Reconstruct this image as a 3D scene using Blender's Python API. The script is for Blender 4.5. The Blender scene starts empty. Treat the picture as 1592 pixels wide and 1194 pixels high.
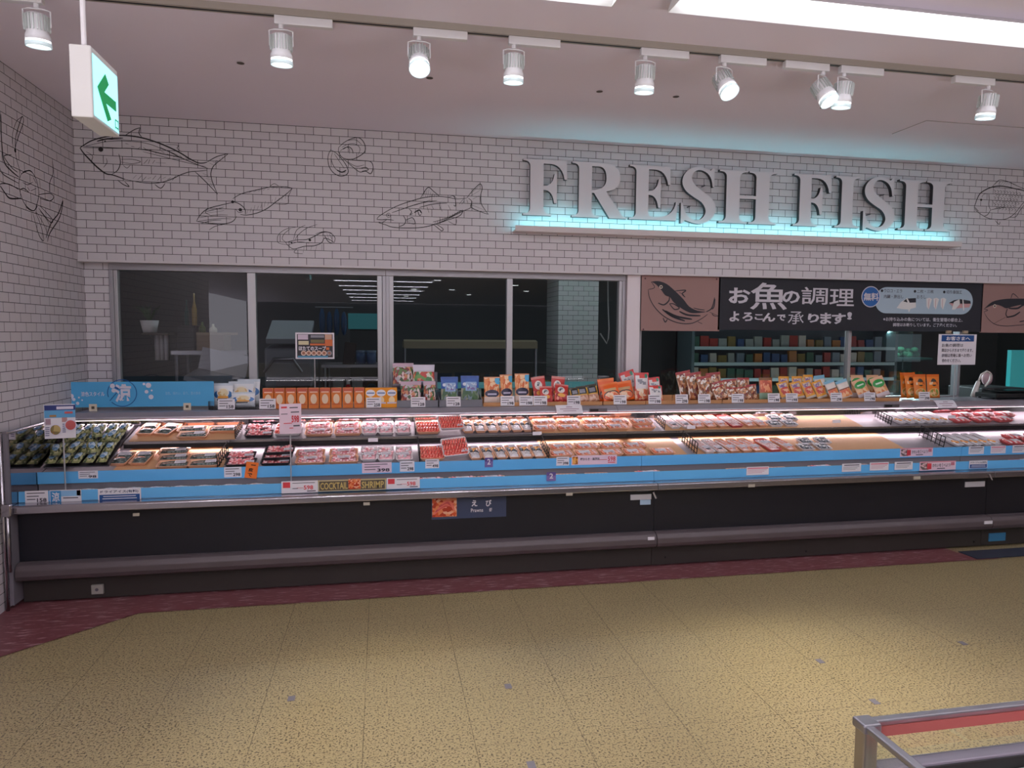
import bpy, bmesh, math, random
from mathutils import Vector, Matrix, Euler
random.seed(7)
PI = math.pi
COL = bpy.context.scene.collection
SC = bpy.context.scene
def rad(a): return a * PI / 180
def C(h, a=1.0):
    h = h.lstrip('#')
    v = [int(h[i:i + 2], 16) / 255 for i in (0, 2, 4)]
    return tuple((c / 12.92 if c <= .04045 else ((c + .055) / 1.055) ** 2.4) for c in v) + (a,)
def unit(v):
    return Vector(v).normalized()
# ------------------------------------------------------------------ camera
F_PX, CX, CY, EYE = 1071.0, 796.0, 597.0, 1.675
_x = unit((6440 - CX, 558 - CY, F_PX))                 # vanishing point of the case front
_y = unit((592 - CX, 517 - CY, F_PX))                  # vanishing point of the floor joints
_y = (_y - _x * _x.dot(_y)).normalized()
_z = _x.cross(_y)
if _z[1] > 0: _z = -_z
RIGHT, DOWN, FWD = [Vector((_x[i], _y[i], _z[i])) for i in range(3)]
cam_data = bpy.data.cameras.new('camera')
cam = bpy.data.objects.new('camera', cam_data); COL.objects.link(cam)
m = Matrix((RIGHT, -DOWN, -FWD)).transposed().to_4x4(); m.translation = Vector((0, 0, EYE))
cam.matrix_world = m
cam_data.sensor_width = 36; cam_data.lens = F_PX / 1592 * 36; cam_data.clip_start = .02; cam_data.clip_end = 100
SC.camera = cam
def ray(px, py): return RIGHT * (px - CX) + DOWN * (py - CY) + FWD * F_PX
def onY(px, py, y):
    d = ray(px, py); return Vector((0, 0, EYE)) + d * (y / d.y)
def onZ(px, py, z):
    d = ray(px, py); return Vector((0, 0, EYE)) + d * ((z - EYE) / d.z)
def onX(px, py, x):
    d = ray(px, py); return Vector((0, 0, EYE)) + d * (x / d.x)
def onP(px, py, p, n):
    d = ray(px, py); o = Vector((0, 0, EYE)); return o + d * ((Vector(p) - o).dot(n) / d.dot(n))
# ------------------------------------------------------------------ world, exposure, lamps
SC.view_settings.view_transform = 'Standard'; SC.view_settings.look = 'None'
SC.view_settings.exposure = 0.07; SC.view_settings.gamma = 1.0; SC.view_settings.use_curve_mapping = False
SC.cycles.use_denoising = True; SC.cycles.max_bounces = 8; SC.cycles.transparent_max_bounces = 12
SC.cycles.sample_clamp_indirect = 4.0; SC.cycles.caustics_reflective = False; SC.cycles.caustics_refractive = False
W = bpy.data.worlds.new('store_air'); SC.world = W; W.use_nodes = True
W.node_tree.nodes['Background'].inputs[0].default_value = (.92, .88, 1.0, 1)
W.node_tree.nodes['Background'].inputs[1].default_value = 1.5
TUBE_POWER, SPOT_FLOOR, SPOT_CASE, LED_CASE, LED_SIGN, CEIL_UPLIGHT = 11.5, 165.0, 9.0, 1.35, 4.5, 125.0
def lamp(kind, name, loc, energy, color, rot=(0, 0, 0), **kw):
    d = bpy.data.lights.new(name, kind); d.energy = energy; d.color = color[:3]
    for k, v in kw.items(): setattr(d, k, v)
    o = bpy.data.objects.new(name, d); o.location = loc; o.rotation_euler = rot; COL.objects.link(o); return o
def aim(o, target):
    o.rotation_euler = (Vector(target) - o.location).to_track_quat('-Z', 'Y').to_euler()
# ------------------------------------------------------------------ materials
MATS = {}
def mat(name, col, rough=.5, metal=0.0, emit=0.0, ecol=None, coat=0.0, spec=.5):
    if name in MATS: return MATS[name]
    m = bpy.data.materials.new(name); m.use_nodes = True
    b = m.node_tree.nodes['Principled BSDF']
    c = C(col) if isinstance(col, str) else tuple(col)
    b.inputs['Base Color'].default_value = c
    b.inputs['Roughness'].default_value = rough; b.inputs['Metallic'].default_value = metal
    b.inputs['Specular IOR Level'].default_value = spec
    if coat: b.inputs['Coat Weight'].default_value = coat; b.inputs['Coat Roughness'].default_value = .08
    if emit:
        b.inputs['Emission Color'].default_value = (C(ecol) if isinstance(ecol, str) else ecol) if ecol else c
        b.inputs['Emission Strength'].default_value = emit
    m.diffuse_color = c; MATS[name] = m; return m
class NT:
    def __init__(s, m): s.t = m.node_tree; s.m = m; s.b = s.t.nodes['Principled BSDF']
    def n(s, kind, **kw):
        x = s.t.nodes.new(kind)
        for k, v in kw.items():
            if k == 'op': x.operation = v
            else: setattr(x, k, v)
        return x
    def l(s, a, b): s.t.links.new(a, b)
    def math(s, op, a, b=None):
        x = s.n('ShaderNodeMath', op=op)
        for i, v in enumerate((a, b)):
            if v is None: continue
            if hasattr(v, 'links'): s.l(v, x.inputs[i])
            else: x.inputs[i].default_value = v
        return x.outputs[0]
    def vmath(s, op, a, b=None):
        x = s.n('ShaderNodeVectorMath', op=op)
        for i, v in enumerate((a, b)):
            if v is None: continue
            if hasattr(v, 'links'): s.l(v, x.inputs[i])
            else: x.inputs[i].default_value = v
        return x.outputs['Value'] if op in ('LENGTH', 'DOT_PRODUCT') else x.outputs[0]
    def mix(s, fac, a, b):
        x = s.n('ShaderNodeMix', data_type='RGBA')
        for sock, v in ((x.inputs[0], fac), (x.inputs[6], a), (x.inputs[7], b)):
            if hasattr(v, 'links'): s.l(v, sock)
            else: sock.default_value = v
        return x.outputs[2]
    def ramp(s, fac, stops, interp='LINEAR'):
        x = s.n('ShaderNodeValToRGB'); r = x.color_ramp; r.interpolation = interp
        while len(r.elements) < len(stops): r.elements.new(.5)
        for e, (p, c) in zip(r.elements, stops): e.position = p; e.color = c
        s.l(fac, x.inputs[0]); return x.outputs[0]
    def noise(s, vec, scale, detail=2.0, rough=.5):
        x = s.n('ShaderNodeTexNoise'); x.inputs['Scale'].default_value = scale
        x.inputs['Detail'].default_value = detail; x.inputs['Roughness'].default_value = rough
        s.l(vec, x.inputs['Vector']); return x.outputs[0]
    def base(s, c): s.l(c, s.b.inputs['Base Color'])
def brick_mat(name, axis, col='#dbd6d9'):
    m = mat(name, col, .55, spec=.3); t = NT(m)
    g = t.n('ShaderNodeNewGeometry'); sep = t.n('ShaderNodeSeparateXYZ'); t.l(g.outputs['Position'], sep.inputs[0])
    u = sep.outputs[axis]
    cmb = t.n('ShaderNodeCombineXYZ')
    t.l(t.math('ADD', u, 20 * .1313 + (.047 if axis == 0 else .03)), cmb.inputs[0])
    t.l(t.math('SUBTRACT', sep.outputs[2], 3.2102 - 60 * .0595), cmb.inputs[1])
    b = t.n('ShaderNodeTexBrick'); b.offset = .5
    for k, v in (('Scale', 1), ('Mortar Size', .0021), ('Mortar Smooth', .1), ('Bias', 0), ('Brick Width', .1313), ('Row Height', .0595)):
        b.inputs[k].default_value = v
    b.inputs['Color1'].default_value = C(col); b.inputs['Color2'].default_value = C('#d3cdd1'); b.inputs['Mortar'].default_value = C('#322e30')
    t.l(cmb.outputs[0], b.inputs['Vector'])
    n = t.noise(g.outputs['Position'], 60, 3)
    t.base(t.mix(t.math('MULTIPLY', n, .10), b.outputs['Color'], C('#a79fa2')))
    return m
def pack_mat(name, base, layers, rough=.28):
    """printed film: base colour with printed fields in the pack's own width (x) and height (z)"""
    if name in MATS: return MATS[name]
    m = mat(name, base, rough); t = NT(m)
    tc = t.n('ShaderNodeTexCoord').outputs['Generated']
    cur = C(base)
    for L in layers:
        k, cx, cz, rx, rz = L[:5]
        v = t.vmath('MULTIPLY', t.vmath('SUBTRACT', tc, (cx, 0, cz)), (1 / rx, 0, 1 / rz))
        if k[0] == 'e': d = t.vmath('LENGTH', v)
        else:
            sp = t.n('ShaderNodeSeparateXYZ'); t.l(t.vmath('ABSOLUTE', v), sp.inputs[0])
            d = t.math('MAXIMUM', sp.outputs[0], sp.outputs[2])
        mask = t.math('LESS_THAN', d, 1.0)
        if k[1:] == 'p':
            vo = t.n('ShaderNodeTexVoronoi'); vo.inputs['Scale'].default_value = L[6]; t.l(tc, vo.inputs['Vector'])
            sp = t.n('ShaderNodeSeparateColor'); t.l(vo.outputs['Color'], sp.inputs[0])
            cs = L[5]; col = t.ramp(sp.outputs[0], [(i / len(cs), C(c)) for i, c in enumerate(cs)], 'CONSTANT')
        else: col = C(L[5])
        cur = t.mix(mask, cur, col)
    t.base(cur); return m
def glass_mat(name, refl=.10, tint=(.86, .9, .9, 1), rough=0.0):
    if name in MATS: return MATS[name]
    m = bpy.data.materials.new(name); m.use_nodes = True; nt = m.node_tree; nt.nodes.clear()
    o = nt.nodes.new('ShaderNodeOutputMaterial'); mx = nt.nodes.new('ShaderNodeMixShader')
    tr = nt.nodes.new('ShaderNodeBsdfTransparent'); gl = nt.nodes.new('ShaderNodeBsdfGlossy')
    fr = nt.nodes.new('ShaderNodeFresnel'); fr.inputs[0].default_value = 1.5
    ad = nt.nodes.new('ShaderNodeMath'); ad.operation = 'ADD'; ad.inputs[1].default_value = refl - .04; ad.use_clamp = True
    nt.links.new(fr.outputs[0], ad.inputs[0]); nt.links.new(ad.outputs[0], mx.inputs[0])
    tr.inputs[0].default_value = tint; gl.inputs['Roughness'].default_value = rough
    nt.links.new(tr.outputs[0], mx.inputs[1]); nt.links.new(gl.outputs[0], mx.inputs[2]); nt.links.new(mx.outputs[0], o.inputs[0])
    MATS[name] = m; return m
WHITE = mat('white_paint', '#d8d2d4', .5)
BLACK = mat('black_plastic', '#0c0c0e', .45)
INK = mat('black_ink', '#1b1a1c', .6)
PAPER = mat('paper_white', '#e9e4ea', .5)
PAPER_PINK = mat('paper_pink', '#ecd2e0', .5)
GREY_INK = mat('grey_ink', '#5a555e', .6)
RED_INK = mat('red_ink', '#c8203a', .5)
BLUE_INK = mat('blue_ink', '#1d4f8f', .5)
CHROME = mat('brushed_steel', '#c4c0c6', .22, 1.0)
STEEL = mat('satin_steel', '#8f8c92', .38, 1.0)
ALU = mat('window_aluminium', '#a9a6aa', .42, .6)
NAVY = mat('navy_panel', '#14141d', .45)
BUMPER = mat('grey_bumper', '#574d50', .32)
TOE = mat('brown_kick_plate', '#37322f', .5)
BLUE_RAIL = mat('blue_ticket_strip', '#68b8ee', .25, coat=.4)
# ------------------------------------------------------------------ mesh builder
class MB:
    def __init__(s): s.v = []; s.f = []; s.m = []
    def add(s, vs, fs, mi=0):
        o = len(s.v); s.v += [tuple(v) for v in vs]; s.f += [tuple(i + o for i in f) for f in fs]; s.m += [mi] * len(fs); return s
    def box(s, x0, x1, y0, y1, z0, z1, mi=0):
        v = [(x, y, z) for z in (z0, z1) for y in (y0, y1) for x in (x0, x1)]
        return s.add(v, [(0, 2, 3, 1), (4, 5, 7, 6), (0, 1, 5, 4), (2, 6, 7, 3), (0, 4, 6, 2), (1, 3, 7, 5)], mi)
    def prism(s, prof, x0, x1, mi=0):          # profile in (y,z), run along x
        n = len(prof); v = [(x0, y, z) for y, z in prof] + [(x1, y, z) for y, z in prof]
        f = [(i, (i + 1) % n, n + (i + 1) % n, n + i) for i in range(n)] + [tuple(range(n - 1, -1, -1)), tuple(range(n, 2 * n))]
        return s.add(v, f, mi)
    def quad(s, a, b, c, d, mi=0): return s.add([a, b, c, d], [(0, 1, 2, 3)], mi)
    def rect(s, x0, x1, y0, y1, z=0.0, mi=0): return s.quad((x0, y0, z), (x1, y0, z), (x1, y1, z), (x0, y1, z), mi)
    def poly(s, pts, z=0.0, mi=0): return s.add([(p[0], p[1], z) for p in pts], [tuple(range(len(pts)))], mi)
    def disc(s, cx, cy, rx, ry=None, z=0.0, mi=0, n=24):
        ry = ry or rx
        return s.poly([(cx + rx * math.cos(2 * PI * i / n), cy + ry * math.sin(2 * PI * i / n)) for i in range(n)], z, mi)
    def tube(s, pts, r, n=8, mi=0, caps=True):
        pts = [Vector(p) for p in pts]; rs = r if isinstance(r, (list, tuple)) else [r] * len(pts); vs = []
        up = None
        for i, p in enumerate(pts):
            t = (pts[min(i + 1, len(pts) - 1)] - pts[max(i - 1, 0)]).normalized()
            if up is None: up = Vector((0, 0, 1)) if abs(t.z) < .9 else Vector((1, 0, 0))
            a = t.cross(up).normalized(); b = a.cross(t).normalized(); up = b
            vs += [p + (a * math.cos(2 * PI * k / n) + b * math.sin(2 * PI * k / n)) * rs[i] for k in range(n)]
        fs = [(i * n + k, i * n + (k + 1) % n, (i + 1) * n + (k + 1) % n, (i + 1) * n + k) for i in range(len(pts) - 1) for k in range(n)]
        if caps: fs += [tuple(range(n - 1, -1, -1)), tuple(range((len(pts) - 1) * n, len(pts) * n))]
        return s.add(vs, fs, mi)
    def lathe(s, prof, n=20, mi=0, c=(0, 0, 0)):      # profile (r,z)
        vs = [(c[0] + r * math.cos(2 * PI * k / n), c[1] + r * math.sin(2 * PI * k / n), c[2] + z) for r, z in prof for k in range(n)]
        fs = [(i * n + k, i * n + (k + 1) % n, (i + 1) * n + (k + 1) % n, (i + 1) * n + k) for i in range(len(prof) - 1) for k in range(n)]
        return s.add(vs, fs, mi)
    def blob(s, c, r, mi=0, n=10, k=6, yaw=0.0, tilt=0.0):
        R = Euler((0, tilt, yaw)).to_matrix(); vs = []; c = Vector(c)
        for i in range(k + 1):
            a = -PI / 2 + PI * i / k
            for j in range(n):
                b = 2 * PI * j / n
                vs.append(c + R @ Vector((r[0] * math.cos(a) * math.cos(b), r[1] * math.cos(a) * math.sin(b), r[2] * math.sin(a))))
        fs = [(i * n + j, i * n + (j + 1) % n, (i + 1) * n + (j + 1) % n, (i + 1) * n + j) for i in range(k) for j in range(n)]
        return s.add(vs, fs, mi)
    def ribbon(s, pts, w, z=0.0, mi=0, taper=True):
        P = smooth(pts); n = len(P); vs = []
        for i, p in enumerate(P):
            a = P[min(i + 1, n - 1)]; b = P[max(i - 1, 0)]
            d = Vector((a[0] - b[0], a[1] - b[1])); d = d.normalized() if d.length > 1e-9 else Vector((1, 0))
            q = i / (n - 1); h = w / 2 * ((.45 + .55 * math.sin(PI * q) ** .5) if taper else 1)
            vs += [(p[0] - d.y * h, p[1] + d.x * h, z), (p[0] + d.y * h, p[1] - d.x * h, z)]
        return s.add(vs, [(2 * i, 2 * i + 1, 2 * i + 3, 2 * i + 2) for i in range(n - 1)], mi)
    def mesh(s, name, mats, sm=False):
        me = bpy.data.meshes.new(name); me.from_pydata(s.v, [], s.f)
        for m in (mats if isinstance(mats, (list, tuple)) else [mats]): me.materials.append(m)
        me.polygons.foreach_set('material_index', s.m)
        if sm: me.polygons.foreach_set('use_smooth', [True] * len(me.polygons))
        bm = bmesh.new(); bm.from_mesh(me); bmesh.ops.recalc_face_normals(bm, faces=bm.faces) if len(s.f) > 1 else None
        bm.to_mesh(me); bm.free(); me.update(); return me
    def build(s, name, mats, parent=None, loc=None, rot=None, sm=False, bevel=0.0):
        return place(s.mesh(name, mats, sm), name, parent, loc, rot, bevel)
def place(me, name, parent=None, loc=None, rot=None, bevel=0.0):
    o = bpy.data.objects.new(name, me); COL.objects.link(o)
    if parent is not None: o.parent = parent
    if loc is not None: o.location = loc
    if rot is not None: o.rotation_euler = rot
    if bevel:
        b = o.modifiers.new('soft_edges', 'BEVEL'); b.width = bevel; b.segments = 2; b.limit_method = 'ANGLE'
    return o
def smooth(pts, k=5):
    P = [Vector((p[0], p[1])) for p in pts]
    if len(P) < 3: return P
    out = []
    for i in range(len(P) - 1):
        a, b, c, d = P[max(i - 1, 0)], P[i], P[i + 1], P[min(i + 2, len(P) - 1)]
        for j in range(k):
            t = j / k
            out.append(.5 * ((2 * b) + (c - a) * t + (2 * a - 5 * b + 4 * c - d) * t * t + (3 * b - a - 3 * c + d) * t ** 3))
    return out + [P[-1]]
def tag(o, label, cat, group=None, kind=None):
    assert 4 <= len(label.split()) <= 16, label
    o['label'] = label; o['category'] = cat
    if group: o['group'] = group
    if kind: o['kind'] = kind
    return o
def struct(o): o['kind'] = 'structure'; return o
def empty(name, loc=(0, 0, 0), rot=(0, 0, 0)):
    o = bpy.data.objects.new(name, None); o.empty_display_size = .05; COL.objects.link(o); o.location = loc; o.rotation_euler = rot; return o
def dup(o, loc=None, rot=None, parent=None):
    c = o.copy(); COL.objects.link(c)
    if parent is not None: c.parent = parent
    if loc is not None: c.location = loc
    if rot is not None: c.rotation_euler = rot
    for ch in list(o.children): dup(ch, parent=c)
    return c
ORD = ['first', 'second', 'third', 'fourth', 'fifth', 'sixth', 'seventh', 'eighth', 'ninth', 'tenth', 'eleventh', 'twelfth', 'thirteenth', 'fourteenth', 'fifteenth', 'sixteenth', 'seventeenth', 'eighteenth', 'nineteenth', 'twentieth']
WALL_ROT = (PI / 2, 0, 0)          # a plate facing the shop: local x = along the wall, y = up, z = out
_TX = {}
def text_mesh(s, mt, bold=0.0, extrude=0.0):
    k = (s, mt.name, bold, extrude)
    if k in _TX: return _TX[k]
    cu = bpy.data.curves.new('lettering', 'FONT'); cu.body = s; cu.size = 1; cu.align_x = 'LEFT'; cu.resolution_u = 2
    cu.offset = bold; cu.extrude = extrude; cu.space_line = 1.05
    o = bpy.data.objects.new('lettering', cu); COL.objects.link(o)
    dg = bpy.context.evaluated_depsgraph_get(); dg.update()
    me = bpy.data.meshes.new_from_object(o.evaluated_get(dg)); bpy.data.objects.remove(o)
    me.materials.clear(); me.materials.append(mt)
    xs = [v.co.x for v in me.vertices] or [0, 1]; ys = [v.co.y for v in me.vertices] or [0, 1]
    _TX[k] = (me, min(xs), max(xs), min(ys), max(ys)); return _TX[k]
def letter(parent, s, mt, x, y, w, h, z=.003, bold=0.0, name='lettering', shear=0.0):
    """printed words filling the box centred on x,y of size w by h (kept in proportion if h is None)"""
    me, a, b, c, d = text_mesh(s, mt, bold)
    sx = w / max(b - a, 1e-6); sy = (h / max(d - c, 1e-6)) if h else sx
    o = place(me, name, parent); o.scale = (sx, sy, 1)
    o.location = (x - sx * (a + b) / 2, y - sy * (c + d) / 2, z); return o
# ------------------------------------------------------------------ the setting
YW, YL, XL, CEIL, HEAD = 5.70, 5.80, -2.215, 3.272, 2.205
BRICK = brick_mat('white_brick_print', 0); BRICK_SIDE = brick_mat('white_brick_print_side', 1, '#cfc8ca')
def floor_material():
    m = mat('speckled_vinyl_tile', '#bfae84', .28, spec=.5); t = NT(m)
    g = t.n('ShaderNodeNewGeometry'); p = g.outputs['Position']
    n1 = t.noise(t.vmath('MULTIPLY', p, (1, 1.0, 1)), 105, 3, .65); n2 = t.noise(p, 150, 2, .6); n3 = t.noise(p, .9, 2)
    c = t.mix(n3, C('#a99972'), C('#9d8d67'))
    c = t.mix(t.ramp(n1, [(.39, (1, 1, 1, 1)), (.49, (0, 0, 0, 1))]), c, C('#4a3f30'))
    c = t.mix(t.ramp(n2, [(.60, (0, 0, 0, 1)), (.70, (1, 1, 1, 1))]), c, C('#bdae84'))
    sp = t.n('ShaderNodeSeparateXYZ'); t.l(p, sp.inputs[0])
    def joint(s, off):
        q = t.math('ABSOLUTE', t.math('SUBTRACT', t.math('FRACT', t.math('ADD', t.math('MULTIPLY', t.math('SUBTRACT', s, off), 1 / .45), .5)), .5))
        return t.math('LESS_THAN', q, .0036 if off < 1 else .0022)
    j = t.math('MULTIPLY', t.math('MAXIMUM', joint(sp.outputs[0], .817), joint(sp.outputs[1], 2.663)), t.math('ADD', t.math('MULTIPLY', t.noise(p, 1.7, 1), 1.1), .05))
    t.base(t.mix(j, c, C('#352c22')))
    rg = t.math('ADD', t.math('MULTIPLY', n1, .12), .25); t.l(rg, t.b.inputs['Roughness']); return m
def red_floor_material():
    m = mat('maroon_vinyl', '#6b3c3f', .35); t = NT(m); g = t.n('ShaderNodeNewGeometry')
    v = t.vmath('MULTIPLY', g.outputs['Position'], (2.0, 14, 1))
    n = t.noise(v, 4.5, 4, .6)
    t.base(t.mix(t.ramp(n, [(.55, (0, 0, 0, 1)), (.66, (1, 1, 1, 1))]), C('#754347'), C('#b59496'))); return m
struct(MB().box(-7, 11, -27, 12, -.06, 0).build('floor', floor_material()))
struct(MB().add([(XL, 4.7, .004), (XL, 3.55, .004), (-1.93, 3.845, .004), (-1.42, 4.322, .004), (4.60, 4.322, .004), (4.38, 4.50, .004), (4.38, 4.7, .004)], [(0, 1, 2, 3, 4, 5, 6)])
       .build('trim_floor_border', red_floor_material()))
tag(MB().box(-.53, .53, -.085, .085, 0, .006).build('floor_mat', mat('navy_mat', '#2b3040', .8), loc=(4.93, 4.42, .004)),
    'dark navy floor mat lying against the fish counter kick plate', 'mat')
CEILM = mat('ceiling_paint', '#e9e0ea', .7, spec=.2)
struct(MB().box(-7, 11, -27, 5.70, CEIL, CEIL + .05).build('ceiling', CEILM))
w = MB().box(XL, 8.5, YW, YW + .18, HEAD, CEIL + .04)
struct(w.build('wall_back', BRICK))
struct(MB().box(XL - .03, -2.04, YL, YL + .10, 0, HEAD).build('wall_back_lower', BRICK))
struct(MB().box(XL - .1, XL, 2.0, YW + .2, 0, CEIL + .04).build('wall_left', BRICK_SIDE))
struct(MB().box(XL, 8.5, YW - .004, YL, HEAD - .016, HEAD - .001).build('trim_soffit', WHITE))
struct(MB().box(-2.04, 2.11, YL, YL + .10, .0, 1.06).box(2.11, 5.5, YL, YL + .10, 0, 1.06).build('wall_window_base', WHITE))
struct(MB().box(2.113, 2.232, YL - .045, YL + .09, 1.05, HEAD - .016).build('trim_window_post', mat('post_white', '#e6dde0', .5)))
GLASS = glass_mat('window_glass', .10, (.74, .79, .80, 1))
def window(n, x0, x1, z0, z1, mull, rail=True):
    r = empty('window_%d' % n, ((x0 + x1) / 2, YL, z0)); struct(r); cx = (x0 + x1) / 2
    f = MB()
    f.box(x0 - cx, x1 - cx, -.012, .07, z1 - z0 - .05, z1 - z0).box(x0 - cx, x1 - cx, -.012, .07, 0, .04)
    f.box(x0 - cx, x0 - cx + .028, -.012, .07, .04, z1 - z0 - .05).box(x1 - cx - .028, x1 - cx, -.012, .07, .04, z1 - z0 - .05)
    f.build('window_frame', ALU, r, bevel=.003)
    s = MB()
    for a, b in mull: s.box(a - cx, b - cx, .0, .055, .04, z1 - z0 - .05)
    s.build('mullion', mat('sash_aluminium', '#bab8ba', .4, .5), r, bevel=.003)
    MB().quad((x0 - cx + .02, .035, .03), (x1 - cx - .02, .035, .03), (x1 - cx - .02, .035, z1 - z0 - .03), (x0 - cx + .02, .035, z1 - z0 - .03)).build('glass', GLASS, r)
window(1, -2.04, .042, 1.06, 2.19, [(-2.012, -1.985), (-1.04, -.976), (-.028, .012)])
window(2, .042, 2.11, 1.06, 2.19, [(.064, .104), (1.055, 1.105), (2.055, 2.083)])
window(3, 2.232, 5.56, 1.06, 2.19, [(2.232, 2.27), (4.33, 4.362)])
# drawings printed on the brick, one thing each
INKD = mat('mural_ink', '#2a2527', .7)
def mural(label, strokes, ox, oy, sc, plane='back', blobs=(), group=None):
    def P(x, y):
        px, py = ox + x / sc, oy + y / sc
        if plane == 'back': q = onY(px, py, YW); return (q.x, q.z)
        q = onX(px, py, XL); return (q.y, q.z)
    allp = [P(*p) for w_, s in strokes for p in s]
    cx = sum(p[0] for p in allp) / len(allp); cz = sum(p[1] for p in allp) / len(allp)
    mb = MB()
    for w_, s in strokes: mb.ribbon([(a - cx, b - cz) for a, b in (P(*p) for p in s)], w_, .002)
    for x, y, r in blobs:
        a, b = P(x, y); mb.disc(a - cx, b - cz, r, None, .002, 0, 12)
    if plane == 'back': o = mb.build('wall_drawing', INKD, None, (cx, YW, cz), WALL_ROT)
    else: o = mb.build('wall_drawing', INKD, None, (XL, cx, cz), (PI / 2, 0, PI / 2))
    return tag(o, label, 'wall drawing', 'black line drawings on the brick')
T, M_, B_ = .0040, .0062, .0105
tuna = [(B_, [(145, 265), (180, 240), (250, 200), (350, 170), (480, 152), (600, 155), (720, 175), (850, 215), (960, 260), (1060, 310), (1150, 365), (1220, 400), (1270, 405), (1310, 395)]),
 (M_, [(1310, 395), (1400, 345), (1505, 318)]), (M_, [(1505, 318), (1440, 370), (1370, 430), (1345, 490), (1350, 550), (1375, 620), (1405, 690)]), (M_, [(1405, 690), (1330, 610), (1250, 530), (1200, 485)]),
 (B_, [(145, 265), (175, 310), (230, 370), (300, 440), (380, 500), (450, 515), (560, 555)]), (M_, [(560, 555), (690, 580), (800, 590), (900, 580), (1000, 545), (1060, 515), (1150, 485), (1240, 478), (1310, 470)]),
 (M_, [(170, 262), (300, 265), (450, 268), (600, 270), (750, 285), (900, 320), (1050, 350), (1150, 390), (1250, 430), (1320, 455)]), (T, [(720, 300), (900, 345), (1100, 395), (1300, 440)]),
 (M_, [(500, 320), (515, 400), (490, 470), (440, 505)]), (B_, [(300, 205), (400, 182), (540, 176)]), (T, [(190, 250), (300, 225), (420, 205), (600, 205), (760, 225), (900, 275), (1040, 330)]),
 (M_, [(560, 150), (640, 100), (695, 80)]), (M_, [(695, 80), (685, 130), (710, 165)]), (T, [(930, 235), (1040, 240), (1035, 270), (1075, 302)]), (T, [(520, 370), (620, 370), (700, 392), (620, 410), (520, 395)]),
 (M_, [(730, 410), (765, 372)]), (M_, [(770, 410), (785, 372)]), (M_, [(810, 408), (830, 378)]), (T, [(840, 400), (930, 405)]), (M_, [(490, 560), (540, 600), (595, 620), (555, 575)]), (M_, [(830, 600), (885, 635), (925, 590)]), (T, [(385, 360), (392, 400), (360, 445)]),
 (M_, [(880, 262), (960, 300), (1060, 350), (1130, 380)]), (T, [(540, 425), (575, 450), (605, 425)]), (T, [(200, 300), (260, 340), (255, 400), (345, 470)])]
for i in range(9): x = 630 + i * 45; tuna.append((M_ if i % 3 else T, [(x, 548 + (i % 3) * 8), (x + 32, 515 + (i * 7) % 25)]))
for i in range(11): x = 560 + i * 55; tuna.append((M_, [(x, 225 + i * 12 + (i % 3) * 14), (x + 28, 232 + i * 13 + (i % 2) * 10)]))
for i in range(6): tuna.append((T, [(1320 + i * 12, 560 + i * 20 - 40), (1270 + i * 15, 500 + i * 22)]))
for i in range(5): tuna.append((T, [(1330 + i * 30, 405 - i * 12), (1375 + i * 18, 425 - i * 20)]))
mural('black line drawing of a big tuna with forked tail, on white brick', tuna, 100, 185, 5.896, blobs=[(335, 280, .017), (375, 205, .006)])
squid = [(M_, [(370, 560), (440, 520), (560, 490), (680, 465), (780, 465), (845, 475)]), (M_, [(845, 475), (800, 520), (720, 580), (640, 640), (560, 675), (480, 690), (430, 685)]), (T, [(845, 475), (815, 540), (805, 600), (700, 600)]), (T, [(665, 462), (700, 440), (735, 458)]),
 (M_, [(365, 580), (420, 600), (465, 640), (470, 685)]), (M_, [(365, 590), (280, 610), (170, 640), (110, 690), (80, 740)]), (M_, [(80, 740), (180, 755), (300, 760), (370, 740), (400, 700)]), (T, [(160, 650), (310, 640)]), (T, [(130, 680), (300, 655)]), (T, [(100, 710), (240, 690), (330, 690)]),
 (T, [(90, 740), (250, 720), (360, 720)]), (T, [(180, 810), (230, 780), (300, 765)]), (T, [(150, 665), (230, 645), (300, 625)]), (T, [(110, 760), (200, 735), (280, 730)]), (T, [(170, 640), (150, 670), (190, 690)]), (T, [(390, 640), (420, 670), (455, 660)])]
for i in range(12): squid.append((T, [(480 + i * 28, 680 - i * 11), (490 + i * 28, 650 - i * 11 - (i % 3) * 8)]))
for i in range(9): squid.append((T, [(500 + i * 36, 512 - i * 6), (520 + i * 36, 500 - i * 5)]))
mural('black line drawing of a squid pointing its tentacles down, on white brick', squid, 290, 200, 5.135, blobs=[(430, 648, .013), (368, 585, .011)])
shrimp = [(T, [(1045, 765), (960, 795), (890, 850), (870, 885)]), (T, [(950, 770), (880, 810), (855, 885)]), (T, [(890, 785), (800, 800), (740, 840), (725, 880), (740, 915), (830, 930)]), (T, [(830, 800), (780, 840), (765, 880), (790, 905)]),
 (M_, [(790, 910), (870, 890), (960, 885), (1020, 860), (1080, 830), (1140, 830), (1185, 870), (1178, 912)]), (M_, [(1178, 912), (1150, 890), (1100, 875), (1080, 910), (1020, 935), (940, 940), (850, 960), (790, 910)]), (T, [(880, 960), (860, 990), (930, 1000)]), (T, [(940, 945), (930, 990)]),
 (T, [(1000, 940), (990, 975)]), (T, [(1040, 935), (1030, 972)]), (T, [(1080, 925), (1080, 972)]), (M_, [(1100, 850), (1130, 900), (1160, 915)]), (M_, [(1140, 840), (1160, 880)]), (M_, [(1085, 835), (1095, 880)]), (T, [(1120, 835), (1140, 895)]), (T, [(1030, 840), (1100, 822), (1165, 835)]), (T, [(820, 925), (900, 905), (980, 915)])]
mural('black line drawing of a shrimp with long feelers, on white brick', shrimp, 290, 200, 5.135, blobs=[(985, 890, .010), (838, 910, .007)])
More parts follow.
